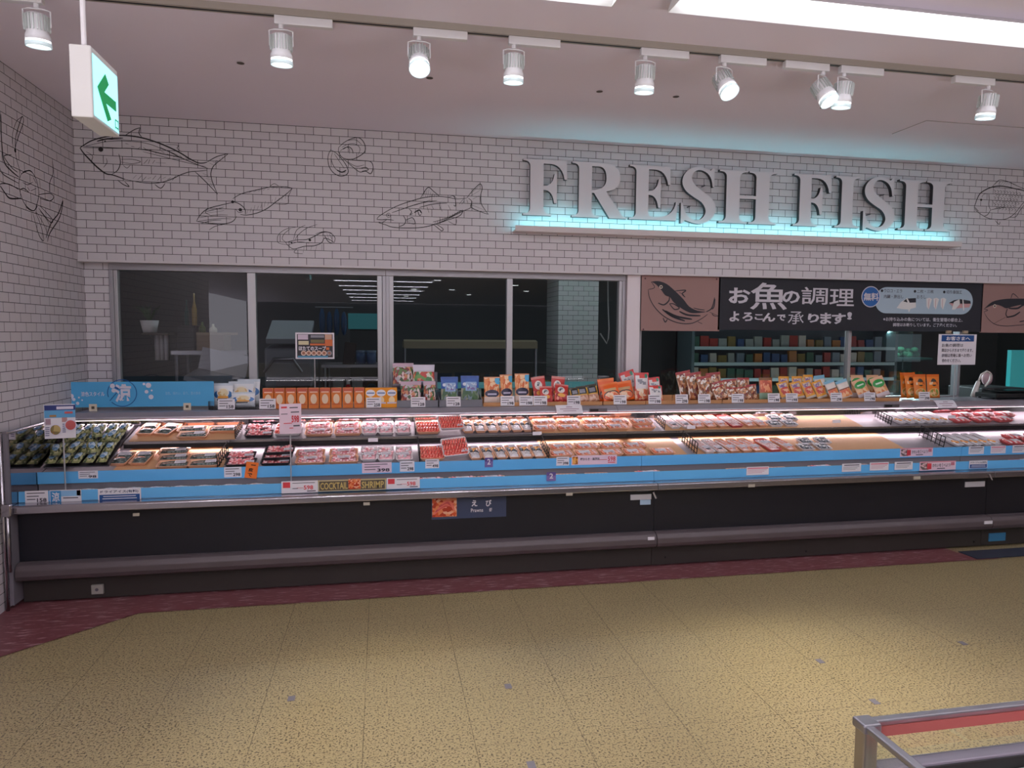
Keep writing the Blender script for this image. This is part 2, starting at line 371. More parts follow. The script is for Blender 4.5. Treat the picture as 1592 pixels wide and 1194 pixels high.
clam = [(M_, [(1150, 170), (1130, 220), (1135, 290), (1170, 350), (1230, 380), (1280, 365), (1290, 330), (1260, 270), (1200, 200), (1150, 170)]), (T, [(1165, 190), (1155, 240), (1175, 300), (1215, 340), (1270, 350)]), (B_, [(1200, 330), (1240, 348), (1275, 332)]), (M_, [(1215, 150), (1260, 110), (1320, 80), (1380, 75), (1420, 120), (1425, 180), (1380, 220), (1320, 245), (1250, 235), (1215, 190), (1215, 150)]),
 (T, [(1240, 150), (1290, 125), (1350, 125), (1385, 160), (1370, 210)]), (M_, [(1250, 165), (1290, 145), (1320, 165), (1330, 200)]), (T, [(1225, 180), (1270, 150), (1300, 160), (1300, 200)]), (M_, [(1250, 240), (1320, 300), (1380, 345), (1430, 340), (1470, 360), (1490, 310), (1470, 265), (1400, 255), (1320, 250)]), (M_, [(1380, 320), (1430, 310), (1450, 330), (1400, 340)]), (T, [(1180, 200), (1220, 260), (1260, 320)]), (T, [(1280, 260), (1350, 300), (1420, 290)]), (T, [(1290, 95), (1350, 90), (1400, 130)])]
mural('black line drawing of three open clam shells, on white brick', clam, 290, 200, 5.135)
salmon = [(M_, [(120, 540), (150, 500), (280, 420), (400, 365), (520, 325), (640, 290), (760, 270), (860, 268), (960, 280), (1060, 298), (1180, 288)]), (M_, [(1180, 288), (1240, 210), (1320, 130), (1350, 130), (1360, 180), (1345, 250), (1350, 350), (1390, 420), (1435, 480)]), (M_, [(1435, 480), (1330, 445), (1230, 395), (1240, 330), (1200, 290)]), (M_, [(120, 540), (180, 545), (240, 540), (320, 550)]), (M_, [(240, 540), (190, 572), (140, 575), (230, 605), (300, 630), (450, 640), (640, 635), (780, 605), (900, 560), (1000, 510), (1080, 470), (1150, 435), (1225, 400), (1235, 330)]),
 (M_, [(635, 290), (720, 165), (790, 210), (860, 268)]), (M_, [(430, 490), (460, 550), (440, 600), (380, 625)]), (M_, [(460, 550), (540, 520), (570, 590), (490, 580)]), (T, [(475, 555), (550, 545)]), (T, [(480, 565), (560, 570)]), (M_, [(790, 600), (850, 650), (885, 675), (900, 650), (830, 600)]), (M_, [(500, 415), (530, 450), (510, 485), (545, 470)]), (B_, [(560, 460), (620, 430), (650, 470)]), (M_, [(600, 430), (620, 490), (645, 480)]), (M_, [(710, 390), (735, 460)]), (M_, [(765, 370), (790, 425)]), (M_, [(855, 365), (890, 445)]), (T, [(880, 370), (870, 420)]), (M_, [(960, 370), (990, 430)]),
 (M_, [(300, 460), (430, 415), (560, 370), (700, 335), (830, 318)]), (M_, [(620, 400), (750, 365), (850, 352), (950, 348)]), (T, [(560, 375), (650, 345), (760, 310)]), (T, [(960, 560), (1045, 600), (1060, 540)]), (M_, [(1020, 260), (1045, 300), (1048, 380), (1025, 370)]), (M_, [(1140, 300), (1090, 360)]), (M_, [(1150, 320), (1120, 360)]), (M_, [(1180, 310), (1195, 355)]), (T, [(1250, 300), (1345, 250)]), (T, [(1245, 340), (1345, 350)]), (T, [(1240, 370), (1390, 430)]), (T, [(1230, 260), (1340, 195)]), (T, [(1225, 240), (1330, 140)]), (T, [(960, 280), (1020, 262), (1060, 290)])]
salmon.append((T, [(258 + 24 * math.cos(i * PI / 5), 490 + 24 * math.sin(i * PI / 5)) for i in range(11)]))
for i in range(7): salmon.append((T, [(660 + i * 27, 285 - i), (690 + i * 23, 215 - 10 * (3 - abs(i - 2)) + (i > 2) * i * 5)]))
for i in range(12): salmon.append((M_, [(800 + i * 29, 595 - i * 13), (812 + i * 29, 565 - i * 13)]))
salmon.append((M_, [(780, 570), (900, 540), (1000, 500), (1110, 440), (1130, 450), (1090, 500), (960, 545), (840, 590)]))
mural('black line drawing of a salmon with a barred flank, on white brick', salmon, 570, 270, 7.58, blobs=[(258, 490, .006)])
crab = [(M_, [(165, 570), (130, 450), (120, 360), (125, 270), (150, 180), (175, 110), (187, 150), (150, 260), (125, 340), (120, 400)]), (T, [(95, 330), (100, 240), (130, 150), (175, 110)]), (M_, [(165, 580), (200, 550), (250, 555), (290, 620), (310, 720), (300, 800), (270, 870), (200, 820), (160, 720), (150, 640), (165, 580)]), (B_, [(150, 600), (80, 540), (30, 470), (10, 300), (5, 90)]), (M_, [(150, 650), (60, 600), (10, 560), (-20, 470)]), (M_, [(150, 700), (80, 660), (20, 650), (-10, 660)]), (B_, [(170, 770), (80, 770), (40, 730), (0, 670)]), (M_, [(310, 740), (400, 730), (430, 760), (400, 790), (320, 770)]),
 (M_, [(400, 720), (400, 640), (425, 570), (420, 470)]), (T, [(435, 720), (435, 600), (425, 490)]), (M_, [(280, 870), (330, 1000), (350, 1110), (310, 1060), (260, 880)]), (M_, [(310, 850), (400, 960), (420, 940), (320, 830)]), (B_, [(380, 1120), (400, 1050), (480, 920), (505, 790), (470, 890), (410, 970), (370, 1090)]), (B_, [(220, 680), (235, 710)]), (M_, [(245, 710), (290, 690)]), (B_, [(265, 600), (290, 650)]), (M_, [(190, 800), (220, 850), (270, 870), (300, 830)]), (T, [(180, 640), (220, 660), (260, 640)]), (M_, [(160, 700), (190, 690), (230, 720)]), (T, [(290, 880), (340, 960), (380, 1050)]), (T, [(320, 870), (380, 950), (400, 1000)]), (M_, [(90, 420), (30, 430), (90, 520), (140, 560)]), (M_, [(170, 570), (230, 545), (260, 560)])]
mural('black line drawing of a crab spreading its legs, on the side wall brick', crab, 0, 160, 5.19, 'left', blobs=[(120, 385, .012)])
bream = [(B_, [(290, 750), (340, 600), (400, 490), (500, 420), (620, 370), (760, 350), (900, 365), (1050, 400), (1220, 440), (1400, 520)]), (M_, [(290, 750), (340, 820), (440, 890), (560, 950), (700, 970), (840, 970), (950, 930), (1050, 850), (1140, 740), (1218, 650), (1400, 560)]), (M_, [(620, 370), (700, 280), (760, 240), (850, 250), (950, 280), (1050, 330), (1218, 400)]), (M_, [(560, 490), (570, 600), (560, 700), (600, 810)]), (M_, [(590, 800), (540, 880), (480, 905)]), (M_, [(600, 790), (750, 760), (900, 740)]), (M_, [(680, 990), (750, 1060), (770, 1010)]), (T, [(600, 600), (700, 710)]), (T, [(430, 560), (470, 500), (560, 490)]), (M_, [(300, 740), (350, 800), (370, 820)]), (M_, [(950, 930), (1060, 920), (1140, 800), (1218, 700)]), (M_, [(1400, 520), (1550, 420), (1580, 430)]), (M_, [(1400, 560), (1550, 700), (1600, 690), (1540, 560), (1580, 430)])]
for i in range(8): bream.append((T, [(680 + i * 48, 330 - abs(i - 2) * 5), (730 + i * 48, 262 + i * 7)]))
for r in range(6):
    for i in range(9 - r // 2): bream.append((T, [(650 + i * 58 + (r % 2) * 28, 420 + r * 62 + i * 6), (690 + i * 58 + (r % 2) * 28, 445 + r * 62 + i * 6), (660 + i * 58 + (r % 2) * 28, 472 + r * 62 + i * 6)]))
mural('black line drawing of a scaly sea bream beside the big letters', bream, 1490, 260, 11.94, blobs=[(420, 605, .011)])
# ------------------------------------------------------------------ ceiling fittings
tr = MB().box(-4.2, 8, -.022, .022, -.034, 0).build('lighting_track', mat('track_grey', '#a49c92', .5), loc=(0, 3.70, CEIL))
tag(tr, 'long grey lighting track running across the ceiling above the fish counter', 'lighting track')
MB().box(-4.2, 8, -.006, .006, -.0355, -.034).build('power_slot', BLACK, tr)
FIXW = mat('lamp_white', '#dcd9da', .4); FIN = mat('heat_sink_grey', '#c2c6c2', .45, .3); LENS = mat('lit_lens', '#ffffff', .2, emit=9, ecol='#f4fbff'); LIP = mat('lit_lip', '#dfeff2', .15, emit=.22, ecol='#d8f4f8'); LIP2 = mat('lit_lip_bright', '#ffffff', .3, emit=2.5, ecol='#fbf8ff')
def spotlight(px, py, label, tilt=0.0, pan=0.0, adapter=1):
    p = onZ(px, py, CEIL - .085); p.y = 3.70
    r = empty('track_spotlight', (p.x, 3.70, CEIL - .034))
    tag(r, label, 'spotlight', 'spotlights on the ceiling track')
    MB().box(-.03 if adapter > 0 else -.25, .25 if adapter > 0 else .03, -.018, .018, -.042, 0).build('driver_box', FIXW, r, bevel=.003)
    MB().lathe([(.012, -.042), (.012, -.062), (0.001, -.062)], 12).build('swivel', FIXW, r)
    y = MB(); y.tube([(-.056, 0, -.145), (-.056, 0, -.072), (-.03, 0, -.064), (.03, 0, -.064), (.056, 0, -.072), (.056, 0, -.145)], .0035, 6)
    rot = Euler((tilt, 0, pan), 'XYZ')
    y.build('yoke', FIXW, r, rot=(0, 0, pan))
    hd = Vector((0, 0, -.145))
    h = MB()
    h.lathe([(.001, .055), (.040, .055), (.046, .045), (.046, -.028), (.052, -.040), (.054, -.060), (.050, -.062), (.049, -.052), (.001, -.052)], 24)
    b = h.build('lamp_head', FIXW, r, hd, rot, sm=True)
    f = MB()
    for k in range(20):
        a = 2 * PI * k / 20; c_, s_ = math.cos(a), math.sin(a)
        f.add([(.040 * c_ - .0022 * s_, .040 * s_ + .0022 * c_, z) for z in (-.02, .052)] + [(.0545 * c_ - .0022 * s_, .0545 * s_ + .0022 * c_, z) for z in (.045, -.02)] +
              [(.040 * c_ + .0022 * s_, .040 * s_ - .0022 * c_, z) for z in (-.02, .052)] + [(.0545 * c_ + .0022 * s_, .0545 * s_ - .0022 * c_, z) for z in (.045, -.02)],
              [(0, 1, 2, 3), (7, 6, 5, 4), (0, 4, 5, 1), (1, 5, 6, 2), (2, 6, 7, 3), (3, 7, 4, 0)])
    f.build('cooling_fins', FIN, b)
    MB().lathe([(.0535, -.070), (.0545, -.090), (.051, -.090), (.0515, -.070)], 24).build('glass_lens_ring', LIP, b, sm=True); MB().lathe([(.0505, -.062), (.0525, -.0705), (.0495, -.0705), (.0485, -.062)], 24).build('lit_reflector_ring', LIP2, b, sm=True)
    MB().lathe([(.001, -.056), (.0495, -.056)], 24).build('lens', LENS, b)
    d = rot.to_matrix() @ Vector((0, 0, -1))
    return Vector(r.location) + hd + d * .1, d
spots = []
for i, (px, py, tilt, pan, ad, lb) in enumerate([
    (52, 5, .12, .1, -1, 'white track spotlight by the exit sign, first from the brick wall'),
    (427, 12, .10, 0, 1, 'white track spotlight above the squid drawing, facing straight down'),
    (655, 33, -.55, 0, 1, 'white track spotlight above the clam drawing, its lit lens tilted outward'),
    (813, 43, .12, 0, 1, 'white track spotlight above the word start, hanging straight beside a longer gap'),
    (1029, 64, .12, 0, 1, 'white track spotlight next to the ceiling sprinkler'),
    (1156, 78, -.60, .25, 1, 'white track spotlight tilted outward, between the sprinkler and the close pair'),
    (1306, 99, -.55, .5, -1, 'white track spotlight tilted outward, its box meeting the next lamp in a pair'),
    (1352, 95, .14, .35, 1, 'white track spotlight pointing at the counter, second of the close pair'),
    (1590, 115, .14, .2, -1, 'white track spotlight at the track end, cut by the photo edge')]):
    spots.append((spotlight(px, py, lb, tilt, pan, ad), tilt))
for (p, d), tilt in spots:
    o = lamp('SPOT', 'spot_beam', p, 0, (1.0, .97, .93), spot_size=rad(52), spot_blend=.7, shadow_soft_size=.04)
    if tilt < 0: o.data.energy = SPOT_FLOOR; aim(o, (p.x - .15, 2.75, 0)); o.data.color = (1.0, .94, .78); o.data.spot_size = rad(44); o.data.spot_blend = 1.0
    else: o.data.energy = SPOT_CASE; aim(o, (p.x, 5.15, .85)); o.data.spot_size = rad(46)
# tube fittings: a white trough with one bright tube, in rows over the shop floor
TUBE = mat('fluorescent_tube', '#ffffff', .3, emit=TUBE_POWER, ecol='#f0f2ff'); TROUGH = mat('trough_white', '#e6e6e4', .35)
def tube_fitting(y, x0, x1, label):
    r = empty('tube_light', ((x0 + x1) / 2, y, CEIL)); h = (x1 - x0) / 2
    tag(r, label, 'tube light', 'tube lights on the shop ceiling')
    MB().prism([(-.117, -.055), (-.120, -.060), (-.04, -.012), (.04, -.012), (.120, -.060), (.117, -.055), (.04, -.001), (-.04, -.001)], -h, h).build('trough', TROUGH, r)
    for s in (-1, 1): MB().prism([(-.120, -.060), (.120, -.060), (.05, -.001), (-.05, -.001)], s * h - .003, s * h + .003).build('end_cap', TROUGH, r)
    MB().tube([(-h + .05, 0, -.045), (h - .05, 0, -.045)], .024, 10).build('tube', TUBE, r, sm=True)
tube_fitting(3.10, 1.36, 8.0, 'long white tube light over the shop floor, its bright tube in full view')
tube_fitting(3.10, -3.5, 1.08, 'white tube light by the top edge of the photo, only its end corner showing')
for k, y in enumerate((1.1, -1.0, -3.1, -5.2)): tube_fitting(y, -4, 8, 'bright tube light behind the camera, row %s, shining on the shop floor' % ORD[k])
for k, y in enumerate((-7.5, -9.6, -11.9, -14.2, -16.8, -19.5, -22.5)): tube_fitting(y, -1.4, 1.6, 'distant tube light in row %s, mirrored in the dark window glass' % ORD[k])
for k, (x, y) in enumerate([(1.7, -9.5), (3.0, -7.0), (1.2, -14), (2.6, -14), (4.4, -11), (3.6, -17), (6.6, -8), (1.1, -19), (5.4, -14)]):
    o = MB().lathe([(.0, -.01), (.09, -.01), (.11, 0)], 16).build('downlight', LENS, loc=(x, y, CEIL))
    tag(o, 'round white downlight far back in the shop, mirrored as a dot in window glass', 'downlight', 'downlights far back in the shop')
# the sprinkler and the small ceiling fixings
p = onZ(1003, 110, CEIL)
sp = empty('sprinkler', p); tag(sp, 'small brown sprinkler head hanging under the white ceiling', 'sprinkler')
MB().lathe([(.001, -.002), (.045, -.002), (.05, 0)], 16).build('escutcheon', mat('sprinkler_plate', '#9a8f8c', .5), sp)
MB().lathe([(.001, -.045), (.022, -.045), (.020, -.03), (.012, -.025), (.016, -.002)], 12).build('nozzle', mat('sprinkler_bronze', '#6e625c', .5, .3), sp)
for k, (px, py) in enumerate([(374, 98), (668, 121), (932, 142), (1051, 150), (1280, 167)]):
    o = MB().disc(0, 0, .022, .022, -.002).build('ceiling_plug', mat('plug_brown', '#4f4640', .7), loc=onZ(px, py, CEIL))
    tag(o, 'small dark plug in the white ceiling, %s from the side brick wall' % ORD[k], 'ceiling plug', 'ceiling plugs')
p = onZ(1440, 187, CEIL); q = onZ(1592, 195, CEIL)
struct(MB().box(0, 1.2, -.004, .004, -.004, .002).box(0, .006, -.0, .35, -.004, .002).build('trim_ceiling_hatch', mat('hatch_line', '#b3a9ad', .6), loc=p))
# exit sign hanging from a rod, its lit face turned along the counter
EX = empty('exit_sign', (-.905, 2.40, 2.335)); tag(EX, 'hanging box sign with a lit face and green arrow', 'exit sign')
MB().box(-.031, .031, 0, .222, 0, .218).build('housing', mat('sign_housing', '#cfcdc9', .45), EX, bevel=.004)
MB().tube([(0, .035, .218), (0, .035, CEIL - 2.335)], .0075, 10).build('rod', FIXW, EX)
MB().lathe([(.03, -.02), (.03, 0), (.001, 0)], 14, c=(0, .035, CEIL - 2.335)).build('ceiling_cup', FIXW, EX)
pf = MB().rect(.008, .214, .010, .198).build('lit_face', mat('exit_face', '#bff3f7', .3, emit=.95, ecol='#9defff'), EX, (.0325, 0, 0), (PI / 2, 0, PI / 2))
GRN = mat('exit_green', '#00964f', .4, emit=.30, ecol='#00a05a')
a = MB(); s_ = .2
a.poly([(.030, .110), (.105, .185), (.135, .155), (.092, .112), (.198, .112), (.198, .074), (.105, .074), (.148, .028), (.112, .010)], .0015)
a.build('arrow', GRN, pf, (.006, .012, 0)).scale = (.93, .85, 1)
letter(pf, '口', GRN, .190, .032, .030, .032, .002, .02)
# ------------------------------------------------------------------ the big letters on their lit ledge
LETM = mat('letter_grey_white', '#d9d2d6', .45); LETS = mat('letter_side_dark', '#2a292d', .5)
def qb(a, b, c, n=6): return [((1 - t) ** 2 * a[0] + 2 * t * (1 - t) * b[0] + t * t * c[0], (1 - t) ** 2 * a[1] + 2 * t * (1 - t) * b[1] + t * t * c[1]) for t in (i / n for i in range(n + 1))]
def stem_l(x, w): return qb((x, .86), (x, .97), (x - .12, .97)) + [(x - .12, 1)]
SL, SR = .12, .345
footR = [(.48, 0), (.48, .03)] + qb((.46, .03), (SR, .035), (SR, .14))
headL = [(0, 1), (0, .97)] + qb((.02, .97), (SL, .965), (SL, .87)); footL = qb((SL, .13), (SL, .035), (.02, .03)) + [(0, .03)]
midarm = [(SR, .46)] + qb((.37, .46), (.50, .45), (.525, .23)) + [(.57, .23), (.57, .76), (.53, .76)] + qb((.525, .74), (.50, .535), (SR, .53))
toparm = [(SR, .93)] + qb((.45, .93), (.66, .93), (.70, .66)) + [(.745, .66), (.735, 1)]
GL = {}
GL['F'] = ([[(0, 0)] + footR + midarm + toparm + headL + footL], .805)
GL['E'] = ([[(0, 0), (.86, 0), (.885, .35), (.85, .35)] + qb((.845, .30), (.78, .06), (.50, .06)) + qb((.45, .06), (SR, .06), (SR, .14)) + midarm + toparm + headL + footL], .885)
GL['R'] = ([[(0, 0)] + footR + [(SR, .45), (.385, .45), (.66, 0), (.97, 0), (.97, .025)] + qb((.95, .03), (.90, .03), (.86, .09)) + [(.60, .485)] + qb((.60, .485), (.845, .53), (.845, .735), 8) + qb((.845, .735), (.845, 1), (.54, 1), 8)[1:] + headL + footL,
            [(SR, .93)] + qb((.45, .93), (.60, .94), (.60, .72), 8) + qb((.60, .72), (.60, .505), (SR, .505), 8)[1:]], .97)
GL['I'] = ([[(0, 0)] + footR + [(SR, .86)] + qb((SR, .87), (SR, .965), (.46, .97)) + [(.48, .97), (.48, 1)] + headL + footL], .48)
def sh(pts, dx): return [(x + dx, y) for x, y in pts]
up_r = qb((SR, .87), (SR, .965), (.46, .97)) + [(.48, .97), (.48, 1)]
GL['H'] = ([[(0, 0)] + footR + [(SR, .47), (SL + .50, .47)] + sh(footL, .50) + sh([(0, 0)] + footR + up_r, .50) + sh(headL, .50) + [(SL + .50, .53), (SR, .53)] + up_r + headL + footL], .98)
Sp = smooth([(.555, .66), (.53, .80), (.46, .91), (.34, .965), (.24, .94), (.185, .85), (.20, .75), (.28, .65), (.42, .55), (.55, .44), (.62, .30), (.60, .15), (.51, .03), (.37, -.035), (.24, -.03), (.14, .0), (.075, .02)], 3)
So = smooth([(.03, .345), (.07, .19), (.15, .08), (.26, .03), (.37, .06), (.435, .16), (.43, .26), (.36, .37), (.22, .46), (.09, .56), (.02, .69), (.03, .83), (.11, .95), (.24, 1.02), (.36, 1.02), (.46, .985), (.515, .965)], 3)
GL['S'] = ([[tuple(p) for p in Sp] + [(.03, -.035), (0, -.035), (0, .345)] + [tuple(p) for p in So] + [(.55, 1.01), (.585, 1.01), (.585, .66)]], .63)
def big_letter(ch, px0, px1, label):
    outs, w = GL[ch]
    x0, x1 = onY(px0, 300, 5.615).x, onY(px1, 300, 5.615).x; sx = (x1 - x0) / w; H = .452
    cu = bpy.data.curves.new('sign_letter', 'CURVE'); cu.dimensions = '2D'; cu.fill_mode = 'BOTH'; cu.extrude = .019; cu.bevel_depth = .0
    for o in outs:
        pts = []
        for x, y in o:
            q = (x * sx, y * H)
            if not pts or (abs(q[0] - pts[-1][0]) + abs(q[1] - pts[-1][1])) > 1e-4: pts.append(q)
        s = cu.splines.new('POLY'); s.points.add(len(pts) - 1); s.use_cyclic_u = True
        for p, q in zip(s.points, pts): p.co = (q[0], q[1], 0, 1)
    t = bpy.data.objects.new('tmp', cu); COL.objects.link(t); dg = bpy.context.evaluated_depsgraph_get(); dg.update()
    me = bpy.data.meshes.new_from_object(t.evaluated_get(dg)); bpy.data.objects.remove(t); me.materials.clear(); me.materials.append(LETM); me.materials.append(LETS)
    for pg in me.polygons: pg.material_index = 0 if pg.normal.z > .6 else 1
    tag(place(me, 'sign_letter', None, (x0, 5.632, 2.645), WALL_ROT), label, 'letter', 'big letters of the wall sign')
    me2 = MB()
    for fx in (.3, .7): me2.lathe([(.006, 0), (.006, .05)], 8, c=(w * sx * fx if ch not in 'FIERH' else SL * sx + .11 * sx, H * fx, -.068))
    me2.build('standoff_pin', STEEL, bpy.context.scene.objects[-1] if False else COL.objects[-1])
for ch, a, b, lb in [('F', 813, 887, 'large pale wall letter F beginning the longer word'), ('R', 889, 975, 'large pale wall letter R of the longer word'), ('E', 978.5, 1054, 'large pale wall letter E of the longer word'),
                     ('S', 1059, 1114, 'large pale wall letter S between letters E and H'), ('H', 1118, 1208, 'large pale wall letter H ending the longer word'),
                     ('F', 1234, 1297, 'large pale wall letter F beginning the shorter word'), ('I', 1299, 1337, 'large pale wall letter I of the shorter word'), ('S', 1343, 1393, 'large pale wall letter S between letters I and H'), ('H', 1398, 1480, 'large pale wall letter H ending the shorter word')]:
    big_letter(ch, a, b, lb)
LG = empty('sign_ledge', (3.19, YW, 2.508)); tag(LG, 'long white ledge with a cyan strip light under the big letters', 'ledge')
MB().prism([(0, 0), (-.125, 0), (-.125, .046), (-.118, .046), (-.118, .012), (0, .012)], -2.11, 2.11).build('ledge_board', mat('ledge_white', '#d6cccb', .5), LG)
MB().box(-2.08, 2.08, -.112, -.094, .013, .024).build('strip_light', mat('cyan_led', '#8ff4ff', .3, emit=9, ecol='#5fe6f5'), LG)
o = lamp('AREA', 'strip_glow', (3.19, YW - .103, 2.536), LED_SIGN, C('#a6f0f5'), (PI - .45, 0, 0), shape='RECTANGLE', size=4.1, size_y=.02)
# ------------------------------------------------------------------ banner boards over the serving window
BANY = 5.74
def board(name, px0, py0, px1, py1, y, thick, mt, label, cat, group=None, bevel=0.0):
    """a flat board facing the shop, its own corners measured on the plane it hangs in"""
    a, b = onY(px0, py0, y), onY(px1, py1, y); cx, cz = (a.x + b.x) / 2, (a.z + b.z) / 2; w, h = abs(b.x - a.x), abs(a.z - b.z)
    o = MB().box(-w / 2, w / 2, -h / 2, h / 2, -thick, 0).build(name, mt, None, (cx, y, cz), WALL_ROT, bevel=bevel)
    tag(o, label, cat, group); return o, w, h, (lambda px, py: (onY(px, py, y).x - cx, onY(px, py, y).z - cz))
BROWN = mat('banner_brown', '#9c7a74', .6); BAN_K = mat('banner_black', '#23232b', .6)
b1, w1, h1, L1 = board('banner_board', 998, 428, 1118, 515, BANY, .008, BROWN, 'brown banner board with a leaping bonito, hung beside the white post', 'banner', 'banner boards over the serving window')
b2, w2, h2, L2 = board('banner_board', 1118, 430, 1525, 516, BANY, .008, BAN_K, 'long black banner board with white brush writing and a pale blue panel', 'banner', 'banner boards over the serving window')
b3, w3, h3, L3 = board('banner_board', 1528, 437, 1640, 518, BANY, .008, BROWN, 'brown banner board with a swimming fish, above the dark doorway', 'banner', 'banner boards over the serving window')
BINK = mat('banner_ink', '#25252d', .6); CREAM = mat('banner_cream', '#c9b7a6', .6)
def art(parent, L, ox, oy, sc, strokes, polys, name='fish_picture', cream=()):
    mb = MB(); Q = lambda x, y: L(ox + x / sc, oy + y / sc)
    for p in polys: mb.poly([tuple(v) for v in smooth([Q(*q) for q in p] + [Q(*p[0])], 3)[:-1]], .002)
    for w_, s in strokes: mb.ribbon([Q(*q) for q in s], w_, .003)
    for x, y, r in cream: a, b = Q(x, y); mb.disc(a, b, r, None, .004, 1, 12); mb.disc(a, b, r * .5, None, .005, 0, 10)
    return mb.build(name, [BINK, CREAM], parent)
art(b1, L1, 990, 415, 4.549, [(.008, [(80, 160), (90, 220), (130, 290), (200, 355), (290, 395), (380, 400), (450, 370), (500, 335)]), (.012, [(150, 255), (190, 268), (225, 240), (230, 210)]), (.016, [(180, 300), (250, 350), (340, 382)]), (.018, [(200, 310), (280, 350), (390, 370)]), (.016, [(300, 315), (360, 340), (450, 345)]),
    (.010, [(490, 318), (530, 290), (550, 215)]), (.010, [(530, 300), (545, 280), (553, 225)]), (.008, [(515, 320), (580, 348)]), (.006, [(530, 330), (545, 345), (578, 350)]), (.010, [(270, 170), (345, 165), (320, 190), (342, 215)]), (.008, [(300, 180), (335, 200)]), (.010, [(230, 260), (265, 300), (300, 290), (260, 262), (230, 260)]), (.010, [(185, 360), (200, 390), (215, 370)]), (.010, [(430, 388), (462, 402)]), (.006, [(100, 105), (125, 145), (80, 160)]), (.008, [(400, 290), (440, 300), (480, 305)])],
    [[(100, 105), (150, 100), (210, 120), (270, 170), (330, 230), (370, 280), (430, 310), (490, 318), (420, 327), (370, 322), (310, 290), (260, 250), (235, 215), (200, 200), (170, 160), (130, 120)]], cream=[(170, 142, .016)])
art(b3, L3, 1320, 425, 5.853, [(.006, [(1225, 350), (1260, 410), (1320, 460), (1400, 478), (1500, 475), (1700, 450), (1850, 380)]), (.010, [(1440, 320), (1425, 370), (1440, 400)]), (.016, [(1430, 400), (1500, 385), (1555, 350)]), (.018, [(1450, 318), (1530, 318), (1592, 285), (1700, 280)]), (.008, [(1470, 230), (1490, 185), (1540, 225)]), (.006, [(1225, 325), (1260, 335), (1225, 350)]), (.006, [(1310, 460), (1420, 400)]), (.02, [(1550, 440), (1650, 420)])],
    [[(1225, 325), (1300, 260), (1400, 235), (1500, 230), (1650, 235), (1800, 280), (1860, 330), (1740, 300), (1592, 285), (1500, 300), (1430, 318), (1390, 300), (1340, 285), (1290, 295)]], cream=[(1322, 298, .018)])
BAN_W = mat('banner_white', '#cfcad2', .6)
def put(parent, L, s, mt, px0, py0, px1, py1, bold=0.0, z=.003, name='lettering'):
    a, b = L(px0, py0), L(px1, py1); return letter(parent, s, mt, (a[0] + b[0]) / 2, (a[1] + b[1]) / 2, abs(b[0] - a[0]), abs(a[1] - b[1]), z, bold, name)
for s, x0, y0, x1, y1 in [('お', 1133, 447, 1166, 472), ('魚', 1167, 439, 1223, 482), ('の', 1216, 452, 1243, 472), ('調', 1246, 446, 1286, 474), ('理', 1290, 449, 1327, 476)]: put(b2, L2, s, BAN_W, x0, y0, x1, y1, .008 if s in '調理' else (.012 if s == '魚' else .03))
for i, s in enumerate('よろこんで承ります'):
    x0, wd, hh = [(1134, 15, 16), (1154, 16, 14), (1173, 13, 9), (1185, 20, 14), (1208, 13, 10), (1225, 24, 20), (1256, 17, 14), (1275, 17, 18), (1293, 21, 17)][i]
    put(b2, L2, s, BAN_W, x0, 492 - hh / 2 + i * .45, x0 + wd, 492 + hh / 2 + i * .45, .0 if s == '承' else .035)
put(b2, L2, '!', BAN_W, 1317, 485, 1324, 497, .05)
PALE = mat('pill_blue', '#a9bcc9', .6); SIGN_BLUE = mat('sign_blue', '#2a62a6', .55)
mb = MB(); a, b = L2(1361, 446), L2(1511, 489); r_ = (a[1] - b[1]) / 2; cy_ = (a[1] + b[1]) / 2
mb.poly([(a[0] + r_ + r_ * math.cos(t), cy_ + r_ * math.sin(t)) for t in [PI / 2 + PI * i / 14 for i in range(15)]] + [(b[0] - r_ + r_ * math.cos(t), cy_ + r_ * math.sin(t)) for t in [-PI / 2 + PI * i / 14 for i in range(15)]], .002)
mb.build('pale_panel', PALE, b2)
a = L2(1353.3, 461.4); mb = MB().disc(a[0], a[1], .098, .098, .004, 0, 32).disc(a[0], a[1], .090, .090, .005, 1, 32); mb.build('blue_disc', [BAN_W, SIGN_BLUE], b2)
put(b2, L2, '無料', BAN_W, 1342, 455, 1365, 468, .03, .008)
for s, x, y, w_ in [('ウロコ・エラ', 1374, 452, 28), ('内臓・腹出し', 1374, 461, 30), ('二枚・三枚', 1425, 453, 26), ('おろし', 1425, 461.5, 14), ('切り身加工', 1471, 454, 24)]: put(b2, L2, s, GREY_INK, x, y - 3, x + w_, y + 3.2, .01, .004)
mb = MB()
for x, y in ((1370.8, 452), (1422, 453), (1467.5, 454)): q = L2(x, y); mb.disc(q[0], q[1], .013, None, .004)
mb.build('bullet', BINK, b2)
FISHW = mat('print_white', '#dedbd8', .6)
mb = MB(); Q = lambda x, y: L2(1320 + x / 5.853, 425 + y / 5.853)
mb.poly([Q(*p) for p in [(430, 315), (470, 260), (520, 230), (605, 225), (605, 310), (540, 330), (470, 325)]], .004, 1).poly([Q(*p) for p in [(490, 255), (520, 230), (605, 225), (605, 265), (540, 268)]], .005, 0)
mb.ribbon([Q(*p) for p in [(520, 225), (545, 290), (540, 350)]], .02, .006, 1)
for k in range(3): mb.poly([Q(700 + k * 65 + dx, y) for dx, y in [(0, 230), (30, 222), (52, 235), (35, 290), (22, 330), (2, 300)]], .004, 1); mb.ribbon([Q(725 + k * 62, 230), Q(720 + k * 62, 270), Q(722 + k * 62, 320)], .006, .006, 2)
